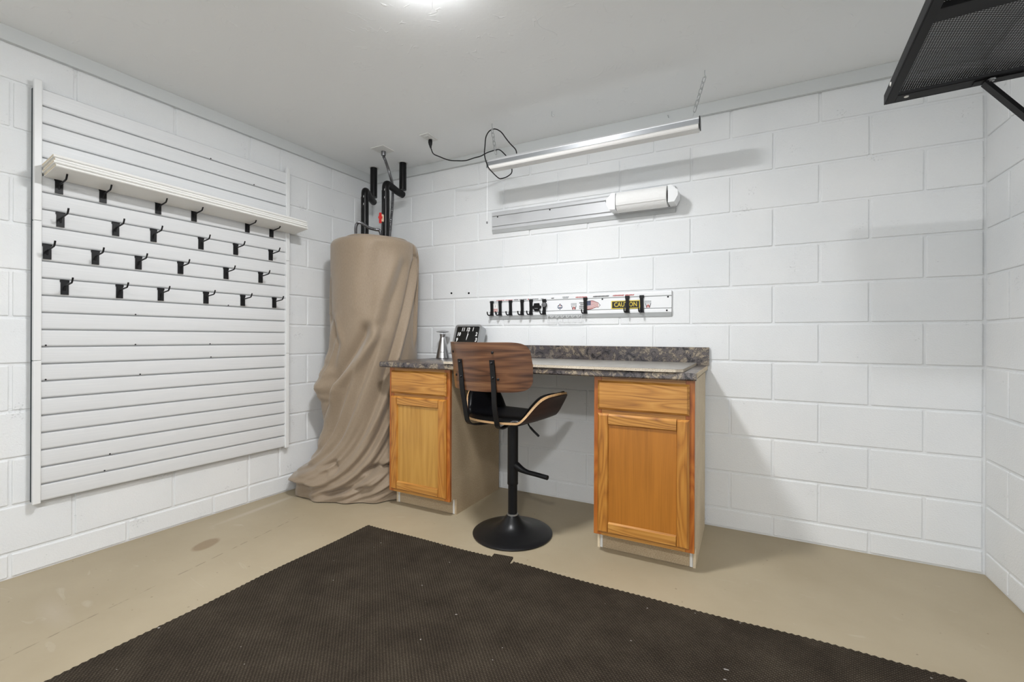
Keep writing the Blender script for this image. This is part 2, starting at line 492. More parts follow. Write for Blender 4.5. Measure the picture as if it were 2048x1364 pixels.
def box(name, lo, hi, mat, parent=None, bev=0.0, **k):
    """box given in the parent's frame; its own origin is the box centre"""
    c = [(lo[i] + hi[i]) / 2 for i in range(3)]
    h = [abs(hi[i] - lo[i]) / 2 for i in range(3)]
    return obj(name, boxmesh([-x for x in h], h, bev), mat, parent, c, **k)

def lathe(prof, n=40):
    """prof: list of (r, z) from bottom to top, r = 0 closes"""
    vs_, fs = [], []
    rings = []
    for r, z in prof:
        if r < 1e-6:
            rings.append([len(vs_)]); vs_.append((0, 0, z))
        else:
            rings.append(list(range(len(vs_), len(vs_) + n)))
            vs_ += [(r * cos(2 * pi * i / n), r * sin(2 * pi * i / n), z) for i in range(n)]
    for a, b in zip(rings, rings[1:]):
        for i in range(n):
            j = (i + 1) % n
            if len(a) == 1 and len(b) == 1: continue
            if len(a) == 1: fs.append((a[0], b[i], b[j]))
            elif len(b) == 1: fs.append((a[i], a[j], b[0]))
            else: fs.append((a[i], a[j], b[j], b[i]))
    return mesh_from(vs_, fs, 'lathe', 35)

def catmull(pts, sub=8, closed=False):
    P = [Vector(p) for p in pts]
    out = []
    n = len(P)
    rng = range(n if closed else n - 1)
    for i in rng:
        p0 = P[(i - 1) % n] if closed or i > 0 else P[0] * 2 - P[1]
        p1, p2 = P[i], P[(i + 1) % n]
        p3 = P[(i + 2) % n] if closed or i + 2 < n else P[-1] * 2 - P[-2]
        for k in range(sub):
            t = k / sub
            out.append(0.5 * ((2 * p1) + (p2 - p0) * t + (2 * p0 - 5 * p1 + 4 * p2 - p3) * t * t + (3 * p1 - p0 - 3 * p2 + p3) * t ** 3))
    if not closed: out.append(P[-1])
    return out

def tube(pts, r, n=10, closed=False, cap=True, flat=1.0, up=None, smooth=60):
    """sweep a circle (radius r or list of radii) along pts"""
    P = [Vector(p) for p in pts]
    m = len(P)
    R = r if isinstance(r, (list, tuple)) else [r] * m
    T = []
    for i in range(m):
        a = P[(i - 1) % m] if closed or i > 0 else P[i]
        b = P[(i + 1) % m] if closed or i < m - 1 else P[i]
        T.append((b - a).normalized())
    u = Vector(up) if up else (Vector((0, 0, 1)) if abs(T[0].z) < 0.9 else Vector((1, 0, 0)))
    u = (u - T[0] * u.dot(T[0])).normalized()
    vs_, fs = [], []
    for i in range(m):
        if i > 0:
            u = (T[i - 1].rotation_difference(T[i])) @ u
            u = (u - T[i] * u.dot(T[i])).normalized()
        w = T[i].cross(u)
        for k in range(n):
            a = 2 * pi * k / n
            vs_.append(P[i] + (u * cos(a) * flat + w * sin(a)) * R[i])
    for i in range(m if closed else m - 1):
        j = (i + 1) % m
        for k in range(n):
            q = (k + 1) % n
            fs.append((i * n + k, i * n + q, j * n + q, j * n + k))
    if cap and not closed:
        fs.append(tuple(range(n))[::-1]); fs.append(tuple((m - 1) * n + k for k in range(n)))
    return mesh_from(vs_, fs, 'tube', smooth)

def ribbon(pts, width_dir, half_w, half_t):
    """flat bar of rectangular section along pts; width_dir is a fixed direction"""
    P = [Vector(p) for p in pts]
    w = Vector(width_dir).normalized()
    vs_, fs = [], []
    for i, p in enumerate(P):
        t = (P[min(i + 1, len(P) - 1)] - P[max(i - 1, 0)]).normalized()
        nrm = t.cross(w).normalized()
        for a, b in ((1, 1), (-1, 1), (-1, -1), (1, -1)):
            vs_.append(p + w * a * half_w + nrm * b * half_t)
    for i in range(len(P) - 1):
        for k in range(4):
            q = (k + 1) % 4
            fs.append((i * 4 + k, i * 4 + q, (i + 1) * 4 + q, (i + 1) * 4 + k))
    fs.append((0, 1, 2, 3)); e = (len(P) - 1) * 4
    fs.append((e, e + 1, e + 2, e + 3))
    return mesh_from(vs_, fs, 'ribbon', 40)

def extrude_x(profile, x0, x1, smooth=None):
    """closed (y, z) profile swept along x"""
    n = len(profile)
    vs_ = [(x0, y, z) for y, z in profile] + [(x1, y, z) for y, z in profile]
    fs = [(i, (i + 1) % n, n + (i + 1) % n, n + i) for i in range(n)]
    fs += [tuple(range(n)), tuple(range(n, 2 * n))]
    return mesh_from(vs_, fs, 'extrusion', smooth)

def prism(poly, y0, y1, smooth=None):
    """closed (x, z) polygon with thickness along y"""
    n = len(poly)
    vs_ = [(x, y0, z) for x, z in poly] + [(x, y1, z) for x, z in poly]
    fs = [(i, (i + 1) % n, n + (i + 1) % n, n + i) for i in range(n)]
    fs += [tuple(range(n)), tuple(range(n, 2 * n))]
    return mesh_from(vs_, fs, 'prism', smooth)

def text_mesh(s, size, extrude=0.0004, offset=0.0, shear=0.0, align='CENTER'):
    cu = bpy.data.curves.new('text', 'FONT')
    cu.body = s; cu.size = size; cu.extrude = extrude; cu.offset = offset; cu.shear = shear
    cu.align_x = align; cu.align_y = 'CENTER'; cu.resolution_u = 3
    o = bpy.data.objects.new('text', cu); COL.objects.link(o)
    bpy.context.view_layer.update()
    me = bpy.data.meshes.new_from_object(o.evaluated_get(bpy.context.evaluated_depsgraph_get()))
    bpy.data.objects.remove(o); bpy.data.curves.remove(cu)
    me.materials.clear()
    return me

def sstep(a, b, x):
    t = max(0.0, min(1.0, (x - a) / (b - a)))
    return t * t * (3 - 2 * t)

# ================================================================== THE ROOM
fl = obj('floor', mesh_from([(-0.4, REAR - .1, 0), (W + .1, REAR - .1, 0), (W + .1, .1, 0), (-0.4, .1, 0),
                             (-0.4, REAR - .1, -.1), (W + .1, REAR - .1, -.1), (W + .1, .1, -.1), (-0.4, .1, -.1)],
                            [(0, 1, 2, 3), (4, 5, 6, 7), (0, 1, 5, 4), (1, 2, 6, 5), (2, 3, 7, 6), (3, 0, 4, 7)]), 'floor')
tag(fl, 'tan painted concrete floor with a hairline crack', 'floor', kind='structure')
ce = box('ceiling', (-0.4, REAR - .1, CEIL), (W + .1, .1, CEIL + .1), 'ceiling')
tag(ce, 'white hand-textured ceiling', 'ceiling', kind='structure')

MORT = 0.0055     # mortar bed lies this far behind the block faces
wb = box('wall_back', (-0.1, MORT, 0), (W + .1, 0.12, CEIL), 'mortar')
tag(wb, 'white painted concrete block wall behind the desk', 'wall', kind='structure')
wl = obj('wall_left', boxmesh((-0.05, -.12, 0), (5.3, -MORT, CEIL)), 'mortar', None, (0, 0, 0), (0, 0, LROT))
tag(wl, 'white painted concrete block wall behind the slat panel', 'wall', kind='structure')
wr = box('wall_right', (W + MORT, REAR, 0), (W + .12, .05, CEIL), 'mortar')
tag(wr, 'white painted concrete block wall under the black shelf', 'wall', kind='structure')
def wall_with_fill_opening():  # unseen rear wall; its opening is added to let in fill light
    y0, y1 = REAR - .12, REAR
    V, F = [], []
    for a, b, c, d in ((-0.4, 0, .25, CEIL), (3.25, 0, W + .1, CEIL), (.25, 2.11, 3.25, CEIL)):
        k = len(V)
        V += [(a, y0, b), (c, y0, b), (c, y0, d), (a, y0, d), (a, y1, b), (c, y1, b), (c, y1, d), (a, y1, d)]
        F += [(k, k+1, k+2, k+3), (k+4, k+5, k+6, k+7), (k, k+1, k+5, k+4), (k+1, k+2, k+6, k+5), (k+2, k+3, k+7, k+6), (k+3, k, k+4, k+7)]
    return mesh_from(V, F)
wf = obj('wall_front', wall_with_fill_opening(), 'mortar')
tag(wf, 'white wall with an opening added behind the camera for fill light', 'wall', kind='structure')

_blk = {}
def block_mesh(L, Hh):
    key = (round(L, 3), round(Hh, 3))
    if key not in _blk:
        j = 0.0052
        _blk[key] = boxmesh((-L / 2 + j, -0.006, -Hh / 2 + j), (L / 2 - j, 0.006, Hh / 2 - j), 0.0045, 2)
        _blk[key].materials.append(M['block'])
    return _blk[key]

def lay(wall, joints_for, place, kmin=-6, kmax=5):
    for k in range(kmin, kmax + 1):
        z0, z1 = Z0 + k * H, Z0 + (k + 1) * H
        if k == kmin: z0 = 0.002
        z1 = min(z1, CEIL - 0.02)
        js = joints_for(k)
        for a, b in zip(js, js[1:]):
            o = obj('concrete_block', block_mesh(b - a, z1 - z0), None, wall)
            o.location = place((a + b) / 2, (z0 + z1) / 2, random.uniform(-.0007, .0007))

def j_back(k):
    if k % 2 == 0:
        js = [W - 2 * H * i for i in range(10)]
    else:
        js = [W] + [W - H - 2 * H * i for i in range(9)] + [0.0]
    js = sorted(js); js[0] = 0.0
    return js
wbl = wb.location.copy()
lay(wb, j_back, lambda c, z, e: (c - wbl.x, 0.006 - wbl.y + e, z - wbl.z))

def j_left(k):
    n = [0, 2, 4, 5, 7, 9, 11, 13, 15] if k % 2 else [0, 1, 3, 5, 6, 8, 10, 12, 14]
    js = [i * H - 0.0084 for i in n]; js[0] = 0.006
    return js
lay(wl, j_left, lambda c, z, e: (c, -0.006 + e, z))

def j_right(k):
    n = [0, 1, 3, 5, 7, 9] if k % 2 == 0 else [0, 2, 4, 6, 8]
    js = [i * H for i in n]; js[0] = 0.006
    return js
wrl = wr.location.copy()
for k in range(-6, 6):
    z0, z1 = Z0 + k * H, Z0 + (k + 1) * H
    if k == -6: z0 = 0.002
    z1 = min(z1, CEIL - 0.02)
    js = j_right(k)
    for a, b in zip(js, js[1:]):
        obj('concrete_block', block_mesh(b - a, z1 - z0), None, wr,
            (W + 0.006 - wrl.x + random.uniform(-.0006, .0006), -(a + b) / 2 - wrl.y, (z0 + z1) / 2 - wrl.z), (0, 0, pi / 2))

# dark anchor holes and a scar in the back wall
dot = lathe([(0, -.0012), (.0075, -.0012), (.0075, .0012), (0, .0012)], 14)
dot.materials.append(M['black_matte'])
for x, z in ((0.7855, 1.373), (0.938, 1.367)):
    obj('anchor_hole', dot, None, wb, (x - wbl.x, -0.0006 - wbl.y, z - wbl.z), (pi / 2, 0, 0))

# timber strips below the ceiling
t1 = obj('trim_1', boxmesh((0.0, 0.001, 2.294), (5.2, 0.022, CEIL), 0.002), 'trim', None, (0, 0, 0), (0, 0, LROT))
tag(t1, 'painted wooden strip along the ceiling over the slat panel', 'trim', kind='structure')
t2 = box('trim_2', (0.022, -0.022, 2.294), (W - .001, -0.001, CEIL), 'trim', bev=0.002)
tag(t2, 'painted wooden strip along the ceiling over the desk wall', 'trim', kind='structure')
t3 = box('trim_3', (W - .022, REAR, 2.294), (W - .001, -.024, CEIL), 'trim', bev=0.002)
tag(t3, 'painted wooden strip along the ceiling over the shelf wall', 'trim', kind='structure')

# ceiling lamps
def ceiling_lamp(label, x, y, mat):
    t = thing('ceiling_light', label, 'lamp', (x, y, CEIL))
    obj('mount_plate', lathe([(0, -.0005), (.125, -.0005), (.127, -.003), (.124, -.008), (0, -.008)]), 'plate', t)
    obj('diffuser', lathe([(0, -.025), (.04, -.0245), (.075, -.0225), (.098, -.018), (.110, -.0125), (.112, -.0085), (0, -.0085)]), mat, t)
    return t
ceiling_lamp('round flush ceiling lamp above the brown mat', 1.70, -1.505, 'lamp')
ceiling_lamp('round flush ceiling lamp behind the camera', 2.86, -3.75, 'lamp2')

# ================================================================== SLAT PANEL on the left wall
SP = 0.0762
G0 = 0.3095           # bottom of the lowest slat
T0, T1 = 0.763, 1.966
sw = thing('slatwall', 'large white slat panel with side trims on the left wall', 'wall panel', (0, 0, 0), LROT)
box('backing', (T0 + .012, 0.001, G0 + .004), (T1 - .001, 0.0205, G0 + 24 * SP - .004), 'dark_back', sw)
prof = [(0.021, 0.004), (0.030, 0.0045), (0.0335, 0.008), (0.0345, 0.012), (0.0345, 0.0715), (0.033, 0.0735), (0.021, 0.0735)]
slat = extrude_x([(y, z) for y, z in prof], -(T1 - T0 - .034) / 2, (T1 - T0 - .034) / 2, 35)
slat.materials.append(M['slat'])
for i in range(24):
    obj('slat', slat, None, sw, ((T0 + T1) / 2, 0, G0 + i * SP))
groove = boxmesh((-(T1 - T0 - .03) / 2, 0.0205, -.004), ((T1 - T0 - .03) / 2, 0.0225, .006))
groove.materials.append(M['groove'])
for i in range(1, 24):
    obj('groove', groove, None, sw, ((T0 + T1) / 2, 0, G0 + i * SP))
for a, b in ((T0, T0 + .025), (T1 - .026, T1)):
    zs = [G0 - .004, 0.936, 1.552, 2.172]
    for z0, z1 in zip(zs, zs[1:]):
        box('side_trim', (a, 0.021, z0 + .0006), (b, 0.042, z1 - .0006), 'rail_trim', sw, 0.003)
screw = lathe([(0, -.001), (.0035, -.001), (.0035, .001), (0, .001)], 10)
screw.materials.append(M['black'])
for t, i in ((1.925, 9), (1.925, 7), (1.60, 9), (1.25, 9), (1.245, 8), (1.70, 2), (1.60, 11), (1.58, 7), (1.15, 12), (1.25, 23), (1.0, 22), (1.72, 1)):
    obj('screw', screw, None, sw, (t, 0.0335, G0 + i * SP + .008), (pi / 2, 0, 0))

def make_hook():
    t = thing('slatwall_hook', 'hook', 'hook', (0, 0, 0), LROT, 'hooks on the slat panel')
    plate = prism([(-.0135, -.066), (.0135, -.066), (.0135, -.012), (.016, -.008), (.016, 0), (-.016, 0), (-.016, -.008), (-.0135, -.012)], 0.0352, 0.0385)
    obj('plate', plate, 'black', t)
    obj('lip', boxmesh((-.016, 0.0348, -.003), (.016, 0.0385, .0015), .0008), 'black', t)
    obj('rod', tube(catmull([(0, .0385, -.046), (0, .041, -.036), (0, .046, -.027), (0, .060, -.024), (0, .092, -.020), (0, .117, -.0165), (0, .124, -.013), (0, .130, -.004), (0, .135, .006)], 4), 0.0036, 8), 'black', t)
    return t

def copy_tree(o, parent=None):
    c = o.copy(); COL.objects.link(c)
    if parent is not None: c.parent = parent
    for ch in list(o.children):
        copy_tree(ch, c)
    return c

hook_rows = [('top row under the boards', 1.7535, (1.885, 1.731, 1.506, 1.337, 1.042, 0.888)),
             ('second row', 1.604, (1.880, 1.682, 1.526, 1.301, 1.111, 0.892)),
             ('third row', 1.452, (1.9225, 1.758, 1.590, 1.402, 1.166, 0.958)),
             ('bottom row', 1.299, (1.865, 1.666, 1.493, 1.274, 1.068, 0.867))]
ORD = ['first', 'second', 'third', 'fourth', 'fifth', 'sixth', 'seventh', 'eighth', 'ninth']
hk0 = make_hook()
first = True
for rname, z, ts in hook_rows:
    for i, t in enumerate(ts):
        h = hk0 if first else copy_tree(hk0)
        first = False
        p = Matrix.Rotation(LROT, 3, 'Z') @ Vector((t, 0, 0))
        h.location = (p.x, p.y, z)
        h['label'] = f'black slat panel hook, {rname}, {ORD[i]} from the left'

# four spare boards resting on the top row of hooks
BANG = 0.135
bt0, bt1 = 0.738, 1.940
bl = bt1 - bt0
bprof = []
thk = 0.0118
names = ['bottom board of the white stack on the top hooks', 'second board from the bottom of the white stack on hooks',
         'third board from the bottom of the white stack on hooks', 'topmost board of the white stack on the top hooks']
for i in range(4):
    p = Matrix.Rotation(LROT, 3, 'Z') @ Vector(((bt0 + bt1) / 2 + (-.004, .003, -.002, .004)[i], 0.046, 0))
    b_ = thing('slat_board', names[i], 'board', (p.x, p.y, 1.7415 + i * 0.0128), 0, 'white boards stacked on hooks')
    b_.rotation_euler = (BANG, -0.011, LROT)
    off = (0.0, 0.003, -0.001, 0.002)[i]
    obj('panel', extrude_x([(0.0 + off, 0.0), (0.143 + off, 0.0), (0.147 + off, 0.003), (0.1475 + off, 0.006), (0.144 + off, thk), (0.0 + off, thk)], -bl / 2, bl / 2), 'board', b_)
    # hollow chambers showing at the end that faces the camera
    for q in range(9):
        y = 0.010 + q * 0.0155 + off
        obj('end_chamber', boxmesh((bl / 2 - .0002, y, 0.0025), (bl / 2 + .0006, y + .0115, thk - .0025)), 'side_panel', b_)

# ================================================================== DESK: two cabinets, worktop, sheet
CT = 0.860            # cabinet height
FY = -0.610           # front of the face frame
def cabinet(label, x0, x1, side_mats, panel):
    t = thing('base_cabinet', label, 'cabinet', ((x0 + x1) / 2, -.30, 0), 0, 'oak cabinets under the worktop')
    w = (x1 - x0) / 2
    oy = .30
    def bx(name, lo, hi, mat, par=t, bev=0.0):
        return box(name, (lo[0], lo[1] + oy, lo[2]), (hi[0], hi[1] + oy, hi[2]), mat, par, bev)
    # side panels with a toe notch
    for s, mt in ((-1, side_mats[0]), (1, side_mats[1])):
        xa, xb = (-w, -w + .012) if s < 0 else (w - .012, w)
        poly = [(-0.030, 0.0), (-0.542, 0.0), (-0.542, 0.098), (FY + .019, 0.098), (FY + .019, CT), (-0.030, CT)]
        me = mesh_from([(xa, y + oy, z) for y, z in poly] + [(xb, y + oy, z) for y, z in poly],
                       [tuple(range(6)), tuple(range(6, 12))] + [(i, (i + 1) % 6, 6 + (i + 1) % 6, 6 + i) for i in range(6)])
        obj('side_panel', me, mt, t)
    bx('back_panel', (-w + .013, -.036, .10), (w - .013, -.030, CT), 'particle')
    bx('bottom_panel', (-w + .013, -.585, .10), (w - .013, -.037, .112), 'particle')
    bx('toe_kick', (-w + .026, -.5405, 0.002), (w - .026, -.528, .0995), 'particle')
    for s in (-1, 1):
        bx('edge_strip', (s * (w - .0193) - .006, -.5415, 0.002), (s * (w - .0193) + .006, -.530, .0985), 'white_edge')
    # face frame
    f0, f1 = FY, FY + .019
    for s in (-1, 1):
        c = s * (w - .019)
        bx('stile', (c - .019, f0, .094), (c + .019, f1, CT), 'oak_frame', t, .0015)
    bx('top_rail', (-w + .0382, f0 + .0005, CT - .032), (w - .0382, f1, CT), 'oak_h')
    bx('middle_rail', (-w + .0382, f0 + .0005, .668), (w - .0382, f1, .706), 'oak_h')
    bx('bottom_rail', (-w + .0382, f0 + .0005, .094), (w - .0382, f1, .132), 'oak_h')
    # drawer front with bevelled rim
    hw = w - .021
    def slab(name, z0, z1, mat, par, bev=.010, th=.018, x0_=None, x1_=None):
        xa = -hw if x0_ is None else x0_
        xb = hw if x1_ is None else x1_
        y1 = f0 + oy - .0008
        y0 = y1 - th
        b = bev
        V = [(xa, y1, z0), (xb, y1, z0), (xb, y1, z1), (xa, y1, z1),
             (xa, y1 - th * .45, z0), (xb, y1 - th * .45, z0), (xb, y1 - th * .45, z1), (xa, y1 - th * .45, z1),
             (xa + b, y0, z0 + b), (xb - b, y0, z0 + b), (xb - b, y0, z1 - b), (xa + b, y0, z1 - b)]
        F = [(0, 1, 2, 3), (8, 9, 10, 11)]
        for i in range(4):
            j = (i + 1) % 4
            F += [(i, j, 4 + j, 4 + i), (4 + i, 4 + j, 8 + j, 8 + i)]
        return obj(name, mesh_from(V, F), mat, par)
    slab('drawer_front', .703, .841, 'oak_h', t)
    # door: stiles, rails and a sunk panel
    d = thing('door', None, None)
    d.parent = t
    dz0, dz1 = .112, .684
    sx = .054
    y1 = f0 + oy - .0008
    y0 = y1 - .018
    def frame_piece(name, poly, mat):
        # poly: outer pair then inner pair (x, z); outer rim bevelled like the drawer
        return None
    b = .009
    for s in (-1, 1):
        xo, xi = s * hw, s * (hw - sx)
        V = [(xo, y1, dz0), (xi, y1, dz0), (xi, y1, dz1), (xo, y1, dz1),
             (xo, y1 - .008, dz0), (xi, y1 - .008, dz0), (xi, y1 - .008, dz1), (xo, y1 - .008, dz1),
             (xo - s * b, y0, dz0 + b), (xi + s * .004, y0, dz0 + b), (xi + s * .004, y0, dz1 - b), (xo - s * b, y0, dz1 - b)]
        F = [(0, 1, 2, 3), (8, 9, 10, 11)]
        for i in range(4):
            j = (i + 1) % 4
            F += [(i, j, 4 + j, 4 + i), (4 + i, 4 + j, 8 + j, 8 + i)]
        obj('door_stile', mesh_from(V, F), 'oak_v', d)
    xi = hw - sx
    for top in (0, 1):
        zo = dz1 if top else dz0
        zi = zo - sx if top else zo + sx
        q = -1 if top else 1
        V = [(-xi, y1, zo), (xi, y1, zo), (xi, y1, zi), (-xi, y1, zi),
             (-xi, y1 - .008, zo), (xi, y1 - .008, zo), (xi, y1 - .007, zi), (-xi, y1 - .007, zi),
             (-xi, y0 + .0004, zo + q * b), (xi, y0 + .0004, zo + q * b), (xi, y0 + .0004, zi - q * .006), (-xi, y0 + .0004, zi - q * .006)]
        F = [(0, 1, 2, 3), (8, 9, 10, 11)]
        for i in range(4):
            j = (i + 1) % 4
            F += [(i, j, 4 + j, 4 + i), (4 + i, 4 + j, 8 + j, 8 + i)]
        obj('door_rail', mesh_from(V, F), 'oak_h', d)
    box('door_panel', (-xi + .0003, y1 - .0075, dz0 + sx + .0003), (xi - .0003, y1 - .001, dz1 - sx - .0003), panel, d)
    return t

cabinet('oak base cabinet beside the draped brown cover', 0.752, 1.209, ('side_panel', 'particle'), 'oak_panel_pale')
cabinet('oak base cabinet at the right end of the worktop', 2.063, 2.520, ('side_panel', 'side_panel'), 'oak_panel')

ct = thing('countertop', 'dark granite-pattern worktop over two oak cabinets', 'worktop', (1.615, -.32, CT))
CX0, CX1 = 0.702, 2.528
z0, z1 = 0.0005, 0.035
fy = -.648
top = extrude_x([(-.003 + .32, z0 + .012), (-.003 + .32, z1), (fy + .012 + .32, z1), (fy + .004 + .32, z1 - .003), (fy + .32, z1 - .010), (fy + .32, z0 + .006), (fy + .006 + .32, z0), (fy + .03 + .32, z0), (fy + .03 + .32, z0 + .012)], CX0 - 1.615, CX1 - 1.615, 35)
obj('slab', top, 'granite', ct)
obj('end_cap', mesh_from([(CX1 - 1.615 + dx, y, z) for dx in (.0003, .0025) for y, z in ((.317, z0 + .012), (.317, z1 - .001), (fy + .34, z1 - .001), (fy + .34, z0 + .012))],
                         [(0, 1, 2, 3), (4, 5, 6, 7), (0, 1, 5, 4), (1, 2, 6, 5), (2, 3, 7, 6), (3, 0, 4, 7)]), 'side_panel', ct)
bs = obj('backsplash', extrude_x([(-.002, .0004), (-.002, .098), (-.007, .101), (-.017, .101), (-.0205, .097), (-.0205, .006), (-.0245, .0004)], -.674, .674, 35), 'granite', None, (1.864, 0, CT + .035))
tag(bs, 'granite-pattern backsplash strip along the wall behind the worktop', 'backsplash')

sh = thing('desktop_sheet', 'grey laminate chipboard sheet lying on the granite worktop', 'board', (1.835, -.335, CT + z1))
sx0, sx1 = 1.195 - 1.835, 2.474 - 1.835
sy0, sy1 = -.656 + .335, -.028 + .335
th = .0135
ch = .03
poly = [(sx0, sy1), (sx0, sy0), (sx1 - ch, sy0), (sx1, sy0 + ch * .9), (sx1, sy1)]
n_ = len(poly)
core = mesh_from([(x, y, .0006) for x, y in poly] + [(x, y, th) for x, y in poly], [tuple(range(n_)), tuple(range(n_, 2 * n_))] + [(i, (i + 1) % n_, n_ + (i + 1) % n_, n_ + i) for i in range(n_)])
obj('core', core, 'chip_edge', sh)
obj('laminate', mesh_from([(x, y, th + .0002) for x, y in poly] + [(x, y, th + .0012) for x, y in poly], [tuple(range(n_)), tuple(range(n_, 2 * n_))] + [(i, (i + 1) % n_, n_ + (i + 1) % n_, n_ + i) for i in range(n_)]), 'sheet', sh)

# ================================================================== BAR STOOL
st = thing('bar_stool', 'walnut and black leather swivel bar stool at the desk', 'stool', (1.615, -.605, 0), radians(-9))
obj('base', lathe([(0, .0), (.205, .0), (.212, .003), (.213, .008), (.207, .012), (.18, .017), (.13, .026), (.095, .037), (.070, .053), (.052, .072), (.040, .090), (.030, .100), (0, .100)], 64), 'base', st)
obj('lower_pole', lathe([(0, .095), (.0245, .095), (.0245, .30), (0, .30)], 32), 'black', st)
obj('pole_collar', lathe([(.0243, .100), (.029, .100), (.029, .106), (.0243, .108)], 32), 'zinc', st)
obj('upper_pole', lathe([(0, .262), (.0275, .262), (.029, .266), (.0285, .275), (.0285, .60), (0, .60)], 32), 'black', st)
obj('footrest', tube(catmull([(.020, .0, .366), (.05, .002, .352), (.09, .004, .342), (.14, .006, .339), (.20, .008, .335), (.214, .008, .334)], 6),
                     [.022 - .010 * sstep(0, 14, i) for i in range(31)], 14), 'black', st)
obj('height_lever', tube(catmull([(.02, .04, .603), (.055, .045, .600), (.075, .045, .575), (.10, .046, .553), (.135, .047, .528)], 6), [.0042] * 14 + [.0062] * 11, 10), 'black', st)
obj('seat_plate', boxmesh((-.10, -.10, .596), (.10, .10, .612), .004), 'black', st)

def seat_z(u, v):
    a = abs(u)
    return .132 * sstep(.58, 1.02, a) + .012 * (1 - a) * 0 + .006 * v * v
HW, SY0 = .268, -.03
def seat_pt(u, v, inset=0.0):
    hw = HW - inset
    a = abs(u)
    rear = -.232 + inset + .165 * a ** 2.4
    front = .165 - inset - .01 * a ** 2
    mid, hd = (rear + front) / 2, (front - rear) / 2
    hd *= max(0.0, 1 - a ** 22) ** .5
    x = hw * u
    y = mid + hd * v
    return x, y
NU, NV = 56, 20
def seat_grid(zoff, inset, puff=0.0):
    g = []
    for i in range(NU + 1):
        u = -1 + 2 * i / NU
        u = .45 * sin(u * pi / 2) + .55 * u
        row = []
        for j in range(NV + 1):
            v = -1 + 2 * j / NV
            x, y = seat_pt(u, v, inset)
            z = .618 + seat_z(u, v) + zoff + puff * (1 - abs(u) ** 6) ** .5 * (1 - abs(v) ** 6) ** .5
            # lean the offset inward on the steep wings
            row.append((x - (zoff + puff) * .55 * (1 if u > 0 else -1) * sstep(.55, .8, abs(u)) * (1 - sstep(.9, 1.0, abs(u))), y, z))
        g.append(row)
    return g
def grid_faces(nu, nv, base=0):
    return [(base + i * (nv + 1) + j, base + (i + 1) * (nv + 1) + j, base + (i + 1) * (nv + 1) + j + 1, base + i * (nv + 1) + j + 1) for i in range(nu) for j in range(nv)]
def border(nu, nv):
    return [i * (nv + 1) for i in range(nu + 1)] + [nu * (nv + 1) + j for j in range(1, nv + 1)] + [i * (nv + 1) + nv for i in range(nu - 1, -1, -1)] + [j for j in range(nv - 1, 0, -1)]
g_lo, g_hi = seat_grid(0.0, 0.0), seat_grid(.011, 0.0)
lo = [p for r in g_lo for p in r]; hi = [p for r in g_hi for p in r]
bd = border(NU, NV)
nb = len(bd)
shell = mesh_from(lo + [(x, y, z + .001) for x, y, z in lo], grid_faces(NU, NV) + grid_faces(NU, NV, len(lo)) + [(bd[i], bd[(i + 1) % nb], bd[(i + 1) % nb] + len(lo), bd[i] + len(lo)) for i in range(nb)], 'shell', 50)
so = obj('seat_shell', shell, 'walnut_dark', st)
edge = mesh_from([lo[i] for i in bd] + [hi[i] for i in bd] + [((lo[i][0]) * .985, SY0 + (lo[i][1] - SY0) * .98, lo[i][2] + .0015) for i in bd] + [((hi[i][0]) * .985, SY0 + (hi[i][1] - SY0) * .98, hi[i][2]) for i in bd],
                 [(i, (i + 1) % nb, nb + (i + 1) % nb, nb + i) for i in range(nb)] + [(nb + i, nb + (i + 1) % nb, 3 * nb + (i + 1) % nb, 3 * nb + i) for i in range(nb)], 'edge', 50)
tag(obj('shell_edge', edge, 'ply', so), 'pale plywood edge')
c_lo, c_hi = seat_grid(.0115, .006), seat_grid(.013, .006, .020)
lo2 = [p for r in c_lo for p in r]; hi2 = [p for r in c_hi for p in r]
cush = mesh_from(lo2 + hi2, grid_faces(NU, NV) + grid_faces(NU, NV, len(lo2)) + [(bd[i], bd[(i + 1) % nb], bd[(i + 1) % nb] + len(lo2), bd[i] + len(lo2)) for i in range(nb)], 'cushion', 50)
obj('seat_cushion', cush, 'leather', st)

# backrest: bent panel, convex towards the camera
BW, BR, BXO = .312, .292, -.020
def back_grid(doff, inset):
    g = []
    nu, nv = 60, 16
    for i in range(nu + 1):
        u = -1 + 2 * i / nu
        u = sin(u * pi / 2) * .35 + u * .65
        e = max(0.0, 1 - abs(u) ** 9) ** (1 / 3.2)
        row = []
        for j in range(nv + 1):
            v = -1 + 2 * j / nv
            s = (BW - inset) * u
            a = s / BR
            hh = (.119 - inset) * e * (1.06 if v < 0 else .96 - .03 * (1 - u * u))
            z = .912 + hh * v
            x = BXO + BR * sin(a) - doff * sin(a)
            y = -.296 + BR * (1 - cos(a)) + doff * cos(a) - .16 * (z - .80)
            row.append((x, y, z))
        g.append(row)
    return [p for r in g for p in r]
nu, nv = 60, 16
bdb = border(nu, nv); nbb = len(bdb)
def slab_mesh(A, B):
    return mesh_from(A + B, grid_faces(nu, nv) + grid_faces(nu, nv, len(A)) + [(bdb[i], bdb[(i + 1) % nbb], bdb[(i + 1) % nbb] + len(A), bdb[i] + len(A)) for i in range(nbb)], 'back', 50)
b0, b1 = back_grid(0, 0), back_grid(.0012, 0)
br = obj('backrest', slab_mesh(b0, b1), 'walnut', st)
tag(obj('backrest_ply', slab_mesh(back_grid(.0013, 0.0), back_grid(.011, 0.0)), 'ply', br), 'pale plywood edge')
obj('backrest_cushion', slab_mesh(back_grid(.0112, .012), back_grid(.026, .018)), 'leather', br)
def back_surface(x, z):
    a = math.asin((x - BXO) / BR)
    return Vector((x, -.296 + BR * (1 - cos(a)) - .16 * (z - .80), z)), Vector((sin(a), -cos(a), 0))
bolt = lathe([(0, 0), (.0065, 0), (.0065, .0025), (.004, .005), (0, .0055)], 14)
